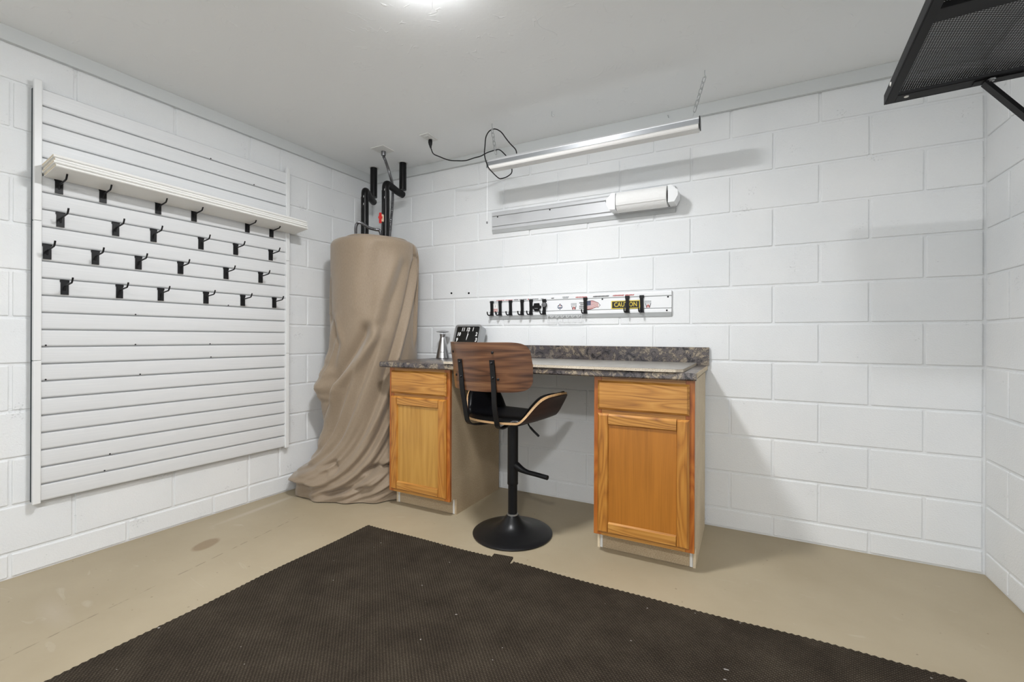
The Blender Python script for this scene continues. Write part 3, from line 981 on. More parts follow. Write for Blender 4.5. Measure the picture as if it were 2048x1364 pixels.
bolt.materials.append(M['black'])
for x, z in ((-.168, .975), (.098, .975), (-.155, .858), (.112, .848)):
    p, nrm = back_surface(x, z)
    obj('back_bolt', bolt, None, st, p + nrm * .0002, Vector((0, 0, 1)).rotation_difference(nrm).to_euler())
for x in (-.097, .094):
    p1, _ = back_surface(x, .930); p2, _ = back_surface(x, .86)
    path = catmull([(x, p1.y - .005, .940), (x, p2.y - .005, .86), (x, p2.y + .0005, .80), (x, -.276, .72), (x, -.262, .655), (x * .98, -.250, .622), (x * .92, -.220, .606), (x * .7, -.15, .602), (x * .4, -.08, .603)], 6)
    bk = obj('back_bracket', ribbon(path, (1, 0, 0), .0135, .0035), 'black', st)
    for z in (.925, .855):
        p, nrm = back_surface(x, z)
        obj('bracket_bolt', bolt, None, bk, (x, p.y - .0088, z), (pi / 2, 0, 0))

# ================================================================== RUG
def build_rug():
    pts = []
    step = .0105
    def edge(p0, p1, tooth, skip=None):
        L = (Vector(p1) - Vector(p0)).length
        d = (Vector(p1) - Vector(p0)) / L
        nrm = Vector((d.y, -d.x))
        k = int(L / step)
        out = []
        for i in range(k):
            s = L * i / k
            wav = .004 * sin(s * 5.3) + .003 * sin(s * 11.0 + 1)
            out.append(Vector(p0) + d * s + nrm * (wav + (tooth if i % 2 else -tooth)))
        return out
    y0 = -.903
    back = edge((0.872, y0), (3.318, y0 + .020), -.0032)
    res = []
    for p in back:
        if 1.655 < p.x < 1.756:
            continue
        if res and res[-1].x <= 1.655 and p.x >= 1.756:
            res += [Vector((1.654, y0 + .006)), Vector((1.650, y0 + .040)), Vector((1.745, y0 + .053)), Vector((1.756, y0 - .012)), Vector((1.768, y0 - .004))]
        if p.x > 1.768 or p.x <= 1.655:
            res.append(p)
    poly = res + edge((3.318, y0 + .020), (3.318, -3.5), -.0025) + edge((3.318, -3.5), (0.83, -3.5), -.0025) + edge((0.83, -3.5), (0.872, y0), -.0025)
    n = len(poly)
    c = Vector((2.1, -2.2))
    V = [(p.x - c.x, p.y - c.y, .0005) for p in poly] + [(p.x - c.x, p.y - c.y, .0085) for p in poly]
    F = [tuple(range(n)), tuple(range(n, 2 * n))] + [(i, (i + 1) % n, n + (i + 1) % n, n + i) for i in range(n)]
    o = obj('floor_mat', mesh_from(V, F), 'rug', None, (c.x, c.y, 0))
    tag(o, 'dark brown ribbed utility mat with serrated edge on the floor', 'mat')
build_rug()

# ================================================================== DRAPED COVER in the corner
def build_cover():
    t = thing('covered_tank', 'tall tank draped in a brown fabric cover in the corner', 'covered tank', (.397, -.378, 0))
    fx, fy_ = .703, -.711
    rx, ry = .711, .703
    NT, NZ = 300, 240
    creases = [  # polylines (degrees, z), width, depth, ridge side
        ([(72, 1.68), (57, 1.44), (38, 1.16), (19, .88), (8, .70)], .024, .024, 1),
        ([(-8, 1.16), (-14, 1.056), (-28, .947), (-40, .875), (-58, .764), (-76, .478)], .040, .044, 1),
        ([(10, 1.70), (-4, 1.411), (-7, 1.155)], .06, .010, -1),
        ([(48, 1.60), (34, 1.425), (20, 1.255), (11, 1.027)], .05, .020, -1),
        ([(-70, 1.2), (-55, 1.0), (-66, .80)], .03, .012, 1),
        ([(-64, .20), (-48, .24), (-42, .16)], .015, .020, -1),
        ([(80, 1.70), (74, 1.5), (68, 1.2), (64, .95)], .015, .014, 1),
        ([(60, 1.70), (66, 1.62), (74, 1.60)], .012, .012, 1),
        ([(-85, 1.5), (-78, 1.1)], .04, .010, -1),
    ]
    def disp(th, z):
        d = 0.0
        deg = math.degrees(th)
        for pl, w, A, side in creases:
            best = 1e9; sgn = 1; along = 0
            px, pz = deg * .0052, z
            m = len(pl) - 1
            for i in range(m):
                ax, az = pl[i][0] * .0052, pl[i][1]
                bx_, bz = pl[i + 1][0] * .0052, pl[i + 1][1]
                vx, vz = bx_ - ax, bz - az
                tt = ((px - ax) * vx + (pz - az) * vz) / (vx * vx + vz * vz)
                tc = max(0, min(1, tt))
                qx, qz = px - ax - vx * tc, pz - az - vz * tc
                dd = sqrt(qx * qx + qz * qz)
                if dd < best:
                    best = dd; sgn = 1 if (vx * qz - vz * qx) > 0 else -1
                    along = (i + tc) / m
            if best > 5 * w: continue
            fade = sstep(0, .18, along) * sstep(1.0, .82, along) if True else 1
            s = best * sgn * side / w
            d += 1.15 * A * fade * (-exp(-abs(s) ** 1.5) + .85 * exp(-((s - 1.6) / 0.9) ** 2))
        return d
    floorR = [(-180, .36), (-120, .40), (-100, .47), (-90, .535), (-64, .425), (-46, .372), (-24, .352), (-2, .362), (19, .372), (40, .36), (90, .31), (140, .31), (180, .36)]
    def interp(tab, x):
        for (a, va), (b, vb) in zip(tab, tab[1:]):
            if a <= x <= b:
                s = (x - a) / (b - a); s = s * s * (3 - 2 * s)
                return va + (vb - va) * s
        return tab[-1][1]
    leftR = [(0, .54), (.11, .54), (.14, .50), (.20, .42), (.30, .365), (.45, .335), (.60, .345), (.65, .372), (.705, .398), (.78, .362), (.87, .326), (.98, .300), (1.2, .288), (1.8, .288)]
    zs = []
    for j in range(NZ + 1):
        s = j / NZ
        zs.append(.006 + 1.658 * s)
    rings = []
    for z in zs:
        rings.append((z, 1.0))
    top = []
    for k in range(1, 9):
        a = k / 8 * pi / 2
        top.append((1.664 + .045 * sin(a), 1.0 - .15 * (1 - cos(a))))
    for k in range(1, 9):
        top.append((1.709 + .006 * sin(k / 8 * pi), .85 * (1 - k / 8)))
    V, F = [], []
    allr = rings + top
    for z, sc in allr[:-1]:
        for i in range(NT):
            th = -pi + 2 * pi * i / NT
            deg = math.degrees(th)
            base = .288 + .005 * cos(4 * th)
            wl_ = exp(-((deg + 90) / 34) ** 2)
            R = base * (1 - wl_) + interp(leftR, min(z, 1.79)) * wl_ if z < 1.2 else base
            fl_ = sstep(.42, .02, z)
            R = R + (interp(floorR, deg) - base) * fl_ * (1 - wl_) 
            if sc == 1.0 or z < 1.709:
                R += disp(th, min(z, 1.70)) * (1 if z < 1.64 else max(0, 1 - (z - 1.64) / .06))
            # folds sweeping down from upper right to lower left
            q = deg - (60 * z - 35 * exp(-3 * z) - 45 * exp(-9 * z))
            amp = .024 * sstep(1.30, .45, z) * sstep(-.02, .10, z) * exp(-((deg + 20) / 62) ** 4)
            ph = ((q + 31 + 3 * sin(q * .11 + 1.0)) / 23.0) % 1.0
            f = -1 + 2 * sstep(0, .30, ph) if ph < .30 else 1 - 2 * sstep(.30, 1.0, ph)
            R += amp * (f - .25) * (.75 + .35 * sin(q * .07 + z * 5))
            ph2 = ((q + 20 + 2 * sin(z * 9)) / 9.5) % 1.0
            f2 = -1 + 2 * sstep(0, .35, ph2) if ph2 < .35 else 1 - 2 * sstep(.35, 1.0, ph2)
            R += .22 * amp * f2 * sstep(.6, .2, z)
            R += .012 * sstep(.16, .03, z) * sin(deg * .22 + 1.2)
            # horizontal tuck at the foot, left and right of the front
            wL = sstep(-40, -66, deg) * sstep(-125, -100, deg)
            R -= .050 * wL * sstep(.112, .085, z) * sstep(-.05, .0, z)
            wR = sstep(-18, 2, deg) * sstep(60, 40, deg)
            R -= .060 * wR * exp(-((z - .205 - .0006 * deg) / .018) ** 2)
            R += .030 * wR * exp(-((z - .13) / .06) ** 2)
            wM = sstep(-62, -46, deg) * sstep(0, -12, deg)
            R -= .030 * wM * exp(-((z - .075 - .001 * (deg + 30)) / .014) ** 2)
            R *= sc
            x = .397 + R * (fx * cos(th) + rx * sin(th))
            y = -.378 + R * (fy_ * cos(th) + ry * sin(th))
            # keep clear of the walls, the cabinet and the worktop
            x = max(x, sin(DL) * y + .012 + .004 * sin(z * 40))
            y = min(y, -.014)
            if z < .97 and y > -.665:
                lim = .690 if z > .83 else .742
                if z > .90: lim = .69 + (z - .90) * .6
                x = min(x, lim)
            V.append((x - .397, y + .378, z))
    nr = len(allr) - 1
    for a in range(nr - 1):
        for i in range(NT):
            j = (i + 1) % NT
            F.append((a * NT + i, a * NT + j, (a + 1) * NT + j, (a + 1) * NT + i))
    V.append((0, 0, 1.710)); c = len(V) - 1
    for i in range(NT):
        F.append(((nr - 1) * NT + i, (nr - 1) * NT + (i + 1) % NT, c))
    obj('fabric_cover', mesh_from(V, F, 'cover', 180), 'fabric', t)
    # gathered drawstring hem round the top and its black toggle
    obj('drawstring', tube(catmull([(.10 * cos(a) * 2.1 + .01, .10 * sin(a) * 2.1, 1.716 + .004 * sin(3 * a)) for a in [i * 2 * pi / 16 for i in range(16)]], 4, True), .008, 8, True), 'fabric', t)
    tg = [(-.205 + .013 * cos(a) * .8, -.115 + .006 * cos(a), 1.722 + .013 * sin(a)) for a in [i * 2 * pi / 12 for i in range(12)]]
    obj('toggle_loop', tube(tg, .0035, 8, True), 'black', t)
build_cover()

# ------------------------------------------------------------------ pipes above the tank
def insulated_pipe(label, top, elbow, zrun, zbot, r=.0265):
    t = thing('insulated_pipe', label, 'pipe', (top[0], top[1], CEIL), 0, 'black insulated pipes over the tank')
    ex, ey = elbow[0] - top[0], elbow[1] - top[1]
    zr = zrun - CEIL
    obj('upper_sleeve', tube([(0, 0, -.001), (0, 0, zr * .5), (0, 0, zr + .004)], r, 20), 'foam', t)
    obj('cross_sleeve', tube(catmull([(0, 0, zr - .032), (ex * .30, ey * .30, zr - .026), (ex * .62, ey * .62, zr - .012), (ex * .90, ey * .90, zr - .002), (ex, ey, zr - .022), (ex * 1.01, ey * 1.01, zr - .07)], 6), r * .96, 18), 'foam', t)
    obj('lower_sleeve', tube([(ex * 1.01, ey * 1.01, zr - .055), (ex, ey, zr - .2), (ex, ey, zbot - CEIL)], r * 1.05, 20), 'foam', t)
    obj('ceiling_collar', lathe([(r, -.004), (r + .012, -.004), (r + .010, -.0005), (r, -.0005)], 20), 'plate', t)
    for k in range(2):
        obj('seam_staple', boxmesh((-.0012, -.001, -.007), (.0012, .001, .007)), 'white_plastic', t,
            (ex * 1.01 + .5 * r, ey * 1.01 - .90 * r * 1.05, zr - .055 - .055 * k), (0, .1, .5))
    return t
insulated_pipe('black insulated pipe nearer the slat panel, rising from the tank', (.155, -.150), (.235, -.318), 2.125, 1.7295)
insulated_pipe('black insulated pipe nearer the desk, beside the red valve', (.425, -.125), (.425, -.305), 2.150, 1.7295)

jp = thing('junction_plate', 'white ceiling junction plate where the conduit enters', 'cover plate', (.462, -.375, CEIL), radians(0))
obj('plate', boxmesh((-.058, -.058, -.0055), (.058, .058, -.0004), .002), 'plate', jp)
obj('conduit_fitting', lathe([(0, -.036), (.014, -.036), (.016, -.030), (.016, -.0058), (0, -.0058)], 16), 'flex', jp, (-.012, .02, 0))

def corrugated(path, r, pitch=.0065):
    P = catmull(path, 40)
    # resample evenly
    L = [0]
    for a, b in zip(P, P[1:]): L.append(L[-1] + (b - a).length)
    n = int(L[-1] / pitch) * 4
    out, R = [], []
    k = 0
    for i in range(n + 1):
        s = L[-1] * i / n
        while k < len(L) - 2 and L[k + 1] < s: k += 1
        f = (s - L[k]) / max(1e-9, L[k + 1] - L[k])
        out.append(P[k].lerp(P[k + 1], f))
        R.append(r * (1.0, 1.12, 1.12, 0.9)[i % 4])
    return tube(out, R, 12, smooth=30)
f1 = obj('flexible_conduit', corrugated([(.450, -.355, 2.320), (.455, -.340, 2.290), (.445, -.290, 2.225), (.392, -.200, 2.160), (.366, -.172, 2.04), (.356, -.176, 1.91), (.350, -.19, 1.7295)], .0095), 'flex')
tag(f1, 'ribbed grey conduit dropping from the ceiling plate behind the black pipe', 'conduit')
f2 = obj('flexible_conduit', corrugated([(.284, -.448, 1.7295), (.283, -.448, 1.82), (.300, -.440, 1.850), (.345, -.444, 1.836), (.400, -.438, 1.803), (.440, -.420, 1.791), (.446, -.385, 1.788), (.440, -.355, 1.7295)], .0095), 'flex')
tag(f2, 'short ribbed grey conduit arching over the top of the tank', 'conduit')
vv = thing('shutoff_valve', 'small shutoff valve with red handle on a thin pipe', 'valve', (.468, -.385, 1.7295))
obj('thin_pipe', tube([(0, 0, 0), (0, .002, .145), (-.006, .015, .28)], .0055, 10), 'rubber', vv)
obj('valve_body', lathe([(.0056, .120), (.011, .120), (.012, .130), (.012, .160), (.011, .170), (.0056, .170)], 16), 'copper', vv)
obj('valve_handle', mesh_from([(x, y, z) for y in (-.022, -.0125) for x, z in ((-.0075, .107), (.0075, .107), (.008, .137), (.015, .143), (.015, .153), (.008, .159), (.0065, .179), (-.0065, .179), (-.008, .159), (-.015, .153), (-.015, .143), (-.008, .137))],
                              [tuple(range(12)), tuple(range(12, 24))] + [(i, (i + 1) % 12, 12 + (i + 1) % 12, 12 + i) for i in range(12)]), 'red', vv)

# ------------------------------------------------------------------ ceiling outlet, plug cord, hanging fixture
ol = thing('ceiling_outlet', 'white ceiling outlet with the fixture cord plugged in', 'outlet', (.872, -.382, CEIL))
obj('plate', boxmesh((-.036, -.058, -.006), (.036, .058, -.0004), .0025), 'plate', ol)
for s in (-1, 1):
    sk = obj('socket', boxmesh((-.017, -.014, -.0085), (.017, .014, -.0061), .001), 'plate', ol, (0, s * .022, 0))
    for x in (-.006, .006):
        obj('slot', boxmesh((-.001, -.004, -.0092), (.001, .004, -.0087)), 'black_matte', sk, (x, 0, 0))

FX0, FX1, FXY, FXZ = 1.318, 2.512, -.355, 2.070
cord_pts = [(.868, -.362, 2.306), (.872, -.360, 2.290), (.885, -.352, 2.258), (.9276, -.345, 2.2344), (1.0068, -.3532, 2.195), (1.0814, -.3595, 2.1746), (1.1462, -.3596, 2.1646), (1.2071, -.3617, 2.1686), (1.2564, -.3585, 2.1731), (1.3024, -.3572, 2.1868), (1.3479, -.350, 2.194), (1.3799, -.346, 2.1929), (1.4037, -.325, 2.1706), (1.418, -.297, 2.146)]
cord_pts2 = [(1.440, -.296, 2.062), (1.438, -.345, 2.022), (1.4306, -.4032, 1.9913), (1.4121, -.4128, 1.9942), (1.374, -.418, 2.032), (1.343, -.419, 2.072), (1.310, -.404, 2.1489), (1.2989, -.3815, 2.2182), (1.2938, -.3616, 2.2823), (1.3078, -.3431, 2.324), (1.3329, -.3187, 2.3412), (1.3758, -.319, 2.3135), (1.4128, -.3223, 2.2646), (1.4439, -.3286, 2.2255), (1.4855, -.334, 2.1777), (1.499, -.345, 2.1335)]
cd = thing('power_cord', 'black power cord looped from the ceiling outlet to the hanging light', 'cord', (.868, -.362, CEIL))
def rel(pts, o): return [(p[0] - o[0], p[1] - o[1], p[2] - o[2]) for p in pts]
O_ = (.868, -.362, CEIL)
obj('plug', tube(rel([(.866, -.362, 2.3505), (.866, -.362, 2.344), (.866, -.362, 2.33), (.867, -.362, 2.318), (.868, -.362, 2.306), (.870, -.361, 2.296)], O_), [.011, .0135, .0135, .011, .007, .0055], 16), 'rubber', cd)
full = cord_pts + [(1.430, -.286, 2.11)] + cord_pts2
obj('cable', tube(catmull(rel(full, O_), 8), .0034, 10), 'rubber', cd)

fx = thing('hanging_shop_light', 'long silver strip light hanging on chains above the desk', 'light fixture', ((FX0 + FX1) / 2, FXY, FXZ))
hl = (FX1 - FX0) / 2
house = [(-.030, .046), (-.031, .050), (-.026, .060), (-.022, .063), (.022, .063), (.026, .060), (.031, .050), (.030, .046)]
obj('housing', extrude_x(house, -hl, hl), 'fixture_top', fx)
obj('side_band', extrude_x([(-.026, .0235), (-.0298, .0457), (.0298, .0457), (.026, .0235)], -hl, hl), 'fixture_band', fx)
obj('reflector_lip', extrude_x([(-.031, .0205), (-.031, .0232), (.031, .0232), (.031, .0205)], -hl, hl), 'groove', fx)
obj('lens', extrude_x([(-.030, .0202), (-.031, .006), (-.027, .000), (.027, .000), (.031, .006), (.030, .0202)], -hl + .002, hl - .002), 'lens', fx)
for s in (-1, 1):
    xa = s * hl
    obj('end_cap', prism([(0, 0)] * 0 + [(-.034, .010), (-.034, .031), (-.027, .052), (-.019, .063), (.019, .063), (.027, .052), (.034, .031), (.034, .010)], -.002, .002), 'black' if s > 0 else 'alu_dark', fx, (xa + s * .0025, 0, 0), (0, 0, pi / 2))
pc = obj('pull_cord', tube([(-hl + .004, -.034, .012), (-hl + .003, -.036, -.15), (-hl + .003, -.036, -.318)], .0013, 6), 'white_plastic', fx)
obj('pull_bead', lathe([(0, -.008), (.004, -.006), (.005, 0), (.004, .006), (0, .008)], 12), 'grey_knob', pc, (-hl + .003, -.036, -.325))

def chain(label, ptop, pbot, nlinks=6):
    t = thing('hanging_chain', label, 'chain', ptop, 0, 'chains holding the strip light')
    a, b = Vector((0, 0, 0)), Vector(pbot) - Vector(ptop)
    obj('ceiling_hook', tube(catmull([(0, 0, -.0005), (0, 0, -.020), (.004, 0, -.030), (.001, 0, -.037), (-.003, 0, -.034)], 4), .0018, 8), 'zinc', t)
    a = Vector((0, 0, -.034))
    d = (b - a)
    wire = .035
    L = d.length - wire
    u = d.normalized()
    ll = L / nlinks
    q = Vector((0, 0, 1)).rotation_difference(u)
    hl_, hw_ = ll / 2 + .0034, .0085
    loop = []
    for i in range(24):
        an = 2 * pi * i / 24
        loop.append((hw_ * cos(an), 0, (hl_ - hw_) * (1 if sin(an) > 0 else -1) + hw_ * sin(an)))
    lm = tube(loop, .0019, 6, True)
    lm.materials.append(M['zinc'])
    for k in range(nlinks):
        c = a + u * (ll * (k + .5))
        e = (q @ Quaternion((0, 0, 1), (k % 2) * pi / 2 + .5)).to_euler()
        obj('link', lm, None, t, c, e)
    obj('hanger_wire', tube([a + u * (L - .002), a + u * (L + wire * .5), b], .0014, 6), 'zinc', t)
chain('thin chain at the right end of the hanging strip light', (2.535, -.355, CEIL), (2.478, FXY, FXZ + .064))
chain('thin chain at the cord end of the hanging strip light', (1.333, -.355, CEIL), (1.366, FXY, FXZ + .064))
def cup_hook(label, x, y):
    o = obj('screw_hook', tube(catmull([(0, 0, -.0004), (0, 0, -.014), (0, 0, -.024), (.006, 0, -.033), (.013, 0, -.029), (.0135, 0, -.022)], 5), .0017, 8), 'zinc', None, (x, y, CEIL))
    tag(o, label, 'hook', 'empty screw hooks in the ceiling')
cup_hook('empty screw hook in the ceiling above the middle of the strip light', 1.716, -.327)
o = obj('screw_hook', tube(catmull([(0, 0, 0), (0, -.012, 0), (0, -.020, -.004), (.003, -.024, -.012), (.006, -.018, -.018)], 5), .0019, 8), 'zinc', None, (2.316, -.0235, 2.350 - .02))
tag(o, 'empty screw hook in the wall trim above the paper towel roll', 'hook', 'empty screw hooks in the ceiling')

# ================================================================== SILVER RAIL with paper towels
RB0, RB1, RZ0 = 1.138, 2.358, 1.774
def rail(name, label, x0, x1, z0, body, lip, topm, holes):
    t = thing(name, label, 'wall rail', ((x0 + x1) / 2, -.001, z0))
    h = (x1 - x0) / 2
    obj('body', extrude_x([(0, .004), (-.007, .004), (-.007, .150), (0, .150)], -h, h), 'groove', t)
    obj('top_flange', extrude_x([(-.0072, .121), (-.014, .121), (-.0155, .125), (-.0155, .140), (-.012, .148), (-.004, .150), (-.0072, .149)], -h, h), topm, t)
    obj('centre_panel', extrude_x([(-.0072, .049), (-.013, .049), (-.014, .051), (-.014, .115), (-.013, .117), (-.0072, .117)], -h, h), body, t)
    obj('bottom_flange', extrude_x([(-.0072, .022), (-.0135, .0225), (-.0155, .026), (-.0155, .041), (-.014, .045), (-.0072, .045)], -h, h), body, t)
    obj('bottom_lip', extrude_x([(0, .000), (-.006, .000), (-.0150, .0215), (-.0072, .0215), (0, .0215)], -h, h), lip, t)
    sc = lathe([(0, 0), (.0052, 0), (.0045, .0025), (0, .003)], 12)
    sc.materials.append(M['black_matte'])
    for x, z in holes:
        obj('screw', sc, None, t, (x - (x0 + x1) / 2, -.0141 if .045 < z < .117 else -.0157, z), (pi / 2, 0, 0))
    return t
rail('silver_track', 'plain silver storage track holding the paper towel roll', RB0, RB1, RZ0, 'rail_grey', 'rail_lip', 'rail_grey', [(1.183, .1125), (1.576, .1125), (1.953, .1125)])

ph = thing('towel_holder', 'white wall holder at the right end of the silver track', 'towel holder', (2.19, -.017, 1.850))
for s, x in ((-1, 2.034 - 2.19), (1, 2.331 - 2.19)):
    poly = [(0, -.047), (0, .047), (.014, .052), (.052, .016), (.052, -.014), (.034, -.046)]
    obj('bracket_arm', prism([(x + s * px_, pz_) for px_, pz_ in poly], -.108, -.006), 'white_plastic', ph)
box('mount_plate', (2.316 - 2.19, -.0055, -.045), (2.3565 - 2.19, -.0002, .074), 'rail_grey', ph, .001)
for xa, xb in ((2.0345, 2.0395), (2.3250, 2.3305)):
    obj('roller_end', tube([(xa - 2.19, -.062, 0), (xb - 2.19, -.062, 0)], .034, 24), 'black_matte', ph)
tr = thing('paper_towel_roll', 'white paper towel roll on the wall holder', 'paper towel', (2.182, -.079, 1.850))
ring = []
NR = 48
V, F = [], []
for x in (-.141, .141):
    for R in (.0585, .020):
        V += [(x, R * cos(2 * pi * i / NR), R * sin(2 * pi * i / NR)) for i in range(NR)]
for i in range(NR):
    j = (i + 1) % NR
    F += [(i, j, 2 * NR + j, 2 * NR + i), (NR + i, NR + j, 3 * NR + j, 3 * NR + i), (i, j, NR + j, NR + i), (2 * NR + i, 2 * NR + j, 3 * NR + j, 3 * NR + i)]
obj('roll', mesh_from(V, F, 'roll', 40), 'towel', tr)
obj('core_tube', mesh_from([(x, R * cos(2 * pi * i / 24), R * sin(2 * pi * i / 24)) for x in (-.1408, .1408) for R in (.0198, .0185) for i in range(24)], [f for i in range(24) for j in [(i + 1) % 24] for f in ((i, j, 48 + j, 48 + i), (24 + i, 24 + j, 72 + j, 72 + i), (i, j, 24 + j, 24 + i), (48 + i, 48 + j, 72 + j, 72 + i))]), 'ink', tr)
loose = [(-.0605, .012), (-.0608, 0.0), (-.060, -.016), (-.054, -.030)]
obj('loose_sheet', mesh_from([(x, y, z) for x in (-.1405, .1405) for y, z in ((-.0590, .014), (-.0604, 0), (-.0590, -.016), (-.0545, -.030), (-.0525, -.028), (-.0570, -.015), (-.0587, 0), (-.0580, .014))],
                             [(i, (i + 1) % 8, 8 + (i + 1) % 8, 8 + i) for i in range(8)] + [tuple(range(8)), tuple(range(8, 16))]), 'towel', tr)

# ================================================================== WHITE RAIL with stickers and hooks
SB0, SB1, SZ0 = 1.116, 2.338, 1.174
sr = rail('sticker_track', 'white storage track covered in stickers above the desk', SB0, SB1, SZ0, 'rail_white', 'rail_lip', 'rail_white',
          [(1.178, .042), (1.552, .1125), (1.930, .1125), (2.318, .1125), (2.312, .034)])
SC = (SB0 + SB1) / 2
def sx_(x): return x - SC
PY = -.0142     # face of the centre panel
def decal(name, poly, mat, parent=sr, layer=1, y=PY):
    """flat printed film: (x, z) polygon in wall coordinates"""
    yy = y - .0003 * layer
    return obj(name, prism([(sx_(x), z - SZ0) for x, z in poly], yy, yy - .00025), mat, parent)
def rect(x0, z0, x1, z1): return [(x0, z0), (x1, z0), (x1, z1), (x0, z1)]
def words(name, s, size, x, z, mat, parent, layer, offset=0.0, shear=0.0, sxl=1.0, y=PY):
    o = obj(name, text_mesh(s, size, .0001, offset, shear), mat, parent, (sx_(x), y - .0003 * layer - .0001, z - SZ0), (pi / 2, 0, 0))
    o.scale = (sxl, 1, 1)
    return o
# caution sticker
c_ = decal('caution_sticker', rect(1.986, 1.2235, 2.160, 1.2735), 'yellow')
decal('caution_field', rect(1.9915, 1.2285, 2.1545, 1.2685), 'ink', c_, 2)
words('caution_text', 'CAUTION', .0385, 2.073, 1.2485, 'yellow', c_, 3, .0004, 0, .80)
# waving flag sticker
def wave(x): return .0035 * sin((x - 1.826) * 52)
f0x, f1x = 1.826, 1.906
xs = [f0x + (f1x - f0x) * i / 16 for i in range(17)]
def flag_z(x, f):
    t = (x - f0x) / (f1x - f0x)
    topz = 1.2765 - .010 * max(0, t - .55) / .45
    botz = 1.2245 + .016 * sstep(.35, .9, t) + .004 * (1 - t) * 0
    return botz + (topz - botz) * f + wave(x) * (0.4 + .6 * t)
out = [(x, flag_z(x, 1) + .0018) for x in xs] + [(f1x + .012, flag_z(f1x, .45))] + [(x, flag_z(x, 0) - .0018) for x in reversed(xs)]
fl_ = decal('flag_sticker', out, 'ink')
decal('flag_field', [(x, flag_z(x, 1)) for x in xs] + [(f1x + .008, flag_z(f1x, .45))] + [(x, flag_z(x, 0)) for x in reversed(xs)], 'white_ink', fl_, 2)
for k in range(0, 13, 2):
    a, b_ = k / 13, (k + 1) / 13
    xx = xs if k < 6 else xs[6:]
    xx = [x for x in xx]
    decal('stripe', [(x, flag_z(x, b_)) for x in xx] + [(x, flag_z(x, a)) for x in reversed(xx)], 'red_ink', fl_, 3)
decal('canton', [(x, flag_z(x, 1)) for x in xs[:7]] + [(x, flag_z(x, .46)) for x in reversed(xs[:7])], 'navy', fl_, 4)
for i in range(3):
    for j in range(4):
        x, z = f0x + .005 + j * .0062, flag_z(f0x + .005, .56 + i * .17)
        decal('star', [(x + .0012 * cos(a), z + .0012 * sin(a)) for a in [q * 2 * pi / 6 for q in range(6)]], 'white_ink', fl_, 5)
# tiny marks standing in for lettering too small to read
def scribble(name, x0, x1, z, h, mat, n, slant=.3, y=PY, parent=sr, gaps=()):
    V, F = [], []
    w = (x1 - x0) / n
    for i in range(n):
        if i in gaps: continue
        xa = x0 + i * w
        hh = h * (1 if (i * 7) % 3 else .8)
        for dx, dz in ((0, -hh / 2), (w * .74, -hh / 2), (w * .74 + hh * slant, hh / 2), (hh * slant, hh / 2)):
            for yy in (y - .0003, y - .0005):
                V.append((sx_(xa + dx), yy, z + dz - SZ0))
        b = len(V) - 8
        F += [(b, b + 2, b + 4, b + 6), (b + 1, b + 3, b + 5, b + 7), (b, b + 2, b + 3, b + 1), (b + 2, b + 4, b + 5, b + 3), (b + 4, b + 6, b + 7, b + 5), (b + 6, b, b + 1, b + 7)]
    return obj(name, mesh_from(V, F), mat, parent)
TY = -.0157
scribble('small_print', 1.176, 1.304, 1.3035, .0055, 'red_ink', 18, .5, TY, gaps=(9,))
scribble('small_print', 1.313, 1.410, 1.3035, .0065, 'ink', 14, .3, TY, gaps=(5,))
scribble('small_print', 1.4255, 1.497, 1.3035, .0055, 'ink', 12, .4, TY)
decal('red_diamond', [(1.418, 1.3035), (1.4235, 1.309), (1.429, 1.3035), (1.4235, 1.298)], 'red_ink', sr, 1, TY)
scribble('small_print', 1.515, 1.534, 1.305, .004, 'grey_ink', 5, .2, TY)
scribble('small_print', 1.517, 1.531, 1.300, .003, 'grey_ink', 4, .2, TY)
scribble('small_print', 1.588, 1.608, 1.304, .007, 'ink', 4, .5, TY)
scribble('small_print', 1.667, 1.711, 1.309, .006, 'grey_ink', 8, .3, TY)
scribble('small_print', 1.670, 1.706, 1.302, .005, 'grey_ink', 6, .3, TY)
scribble('small_print', 1.756, 1.832, 1.304, .0085, 'red_ink', 13, .3, TY)
scribble('small_print', 1.869, 1.970, 1.3045, .0085, 'ink', 13, .8, TY)
scribble('small_print', 1.994, 2.122, 1.3055, .0085, 'red_ink', 17, .7, TY, gaps=(9,))
# text block beside the flag
for i, z in enumerate((1.268, 1.257, 1.246, 1.235)):
    scribble('small_print', 1.781 + (.006 if i == 1 else 0), 1.812, z, .0075, 'ink', 5, 0)
# two shield stickers
def shield(x, zc):
    s = decal('shield_sticker', [(x - .018, zc + .010), (x + .018, zc + .010), (x + .011, zc - .017), (x - .011, zc - .017)], 'grey_ink')
    decal('shield_field', [(x - .013, zc + .008), (x + .013, zc + .008), (x + .008, zc - .002), (x - .008, zc - .002)], 'white_ink', s, 2)
    decal('shield_peak', [(x - .011, zc - .0155), (x, zc + .006), (x + .011, zc - .0155)], 'red_ink', s, 3)
    decal('shield_notch', [(x - .004, zc - .0155), (x, zc - .004), (x + .004, zc - .0155)], 'white_ink', s, 4)
    scribble('small_print', x - .020, x + .018, zc + .0155, .004, 'grey_ink', 9, .1, PY, s)
    scribble('small_print', x - .020, x + .018, zc + .0225, .004, 'grey_ink', 9, .1, PY, s)
shield(1.745, 1.243); shield(2.206, 1.243)
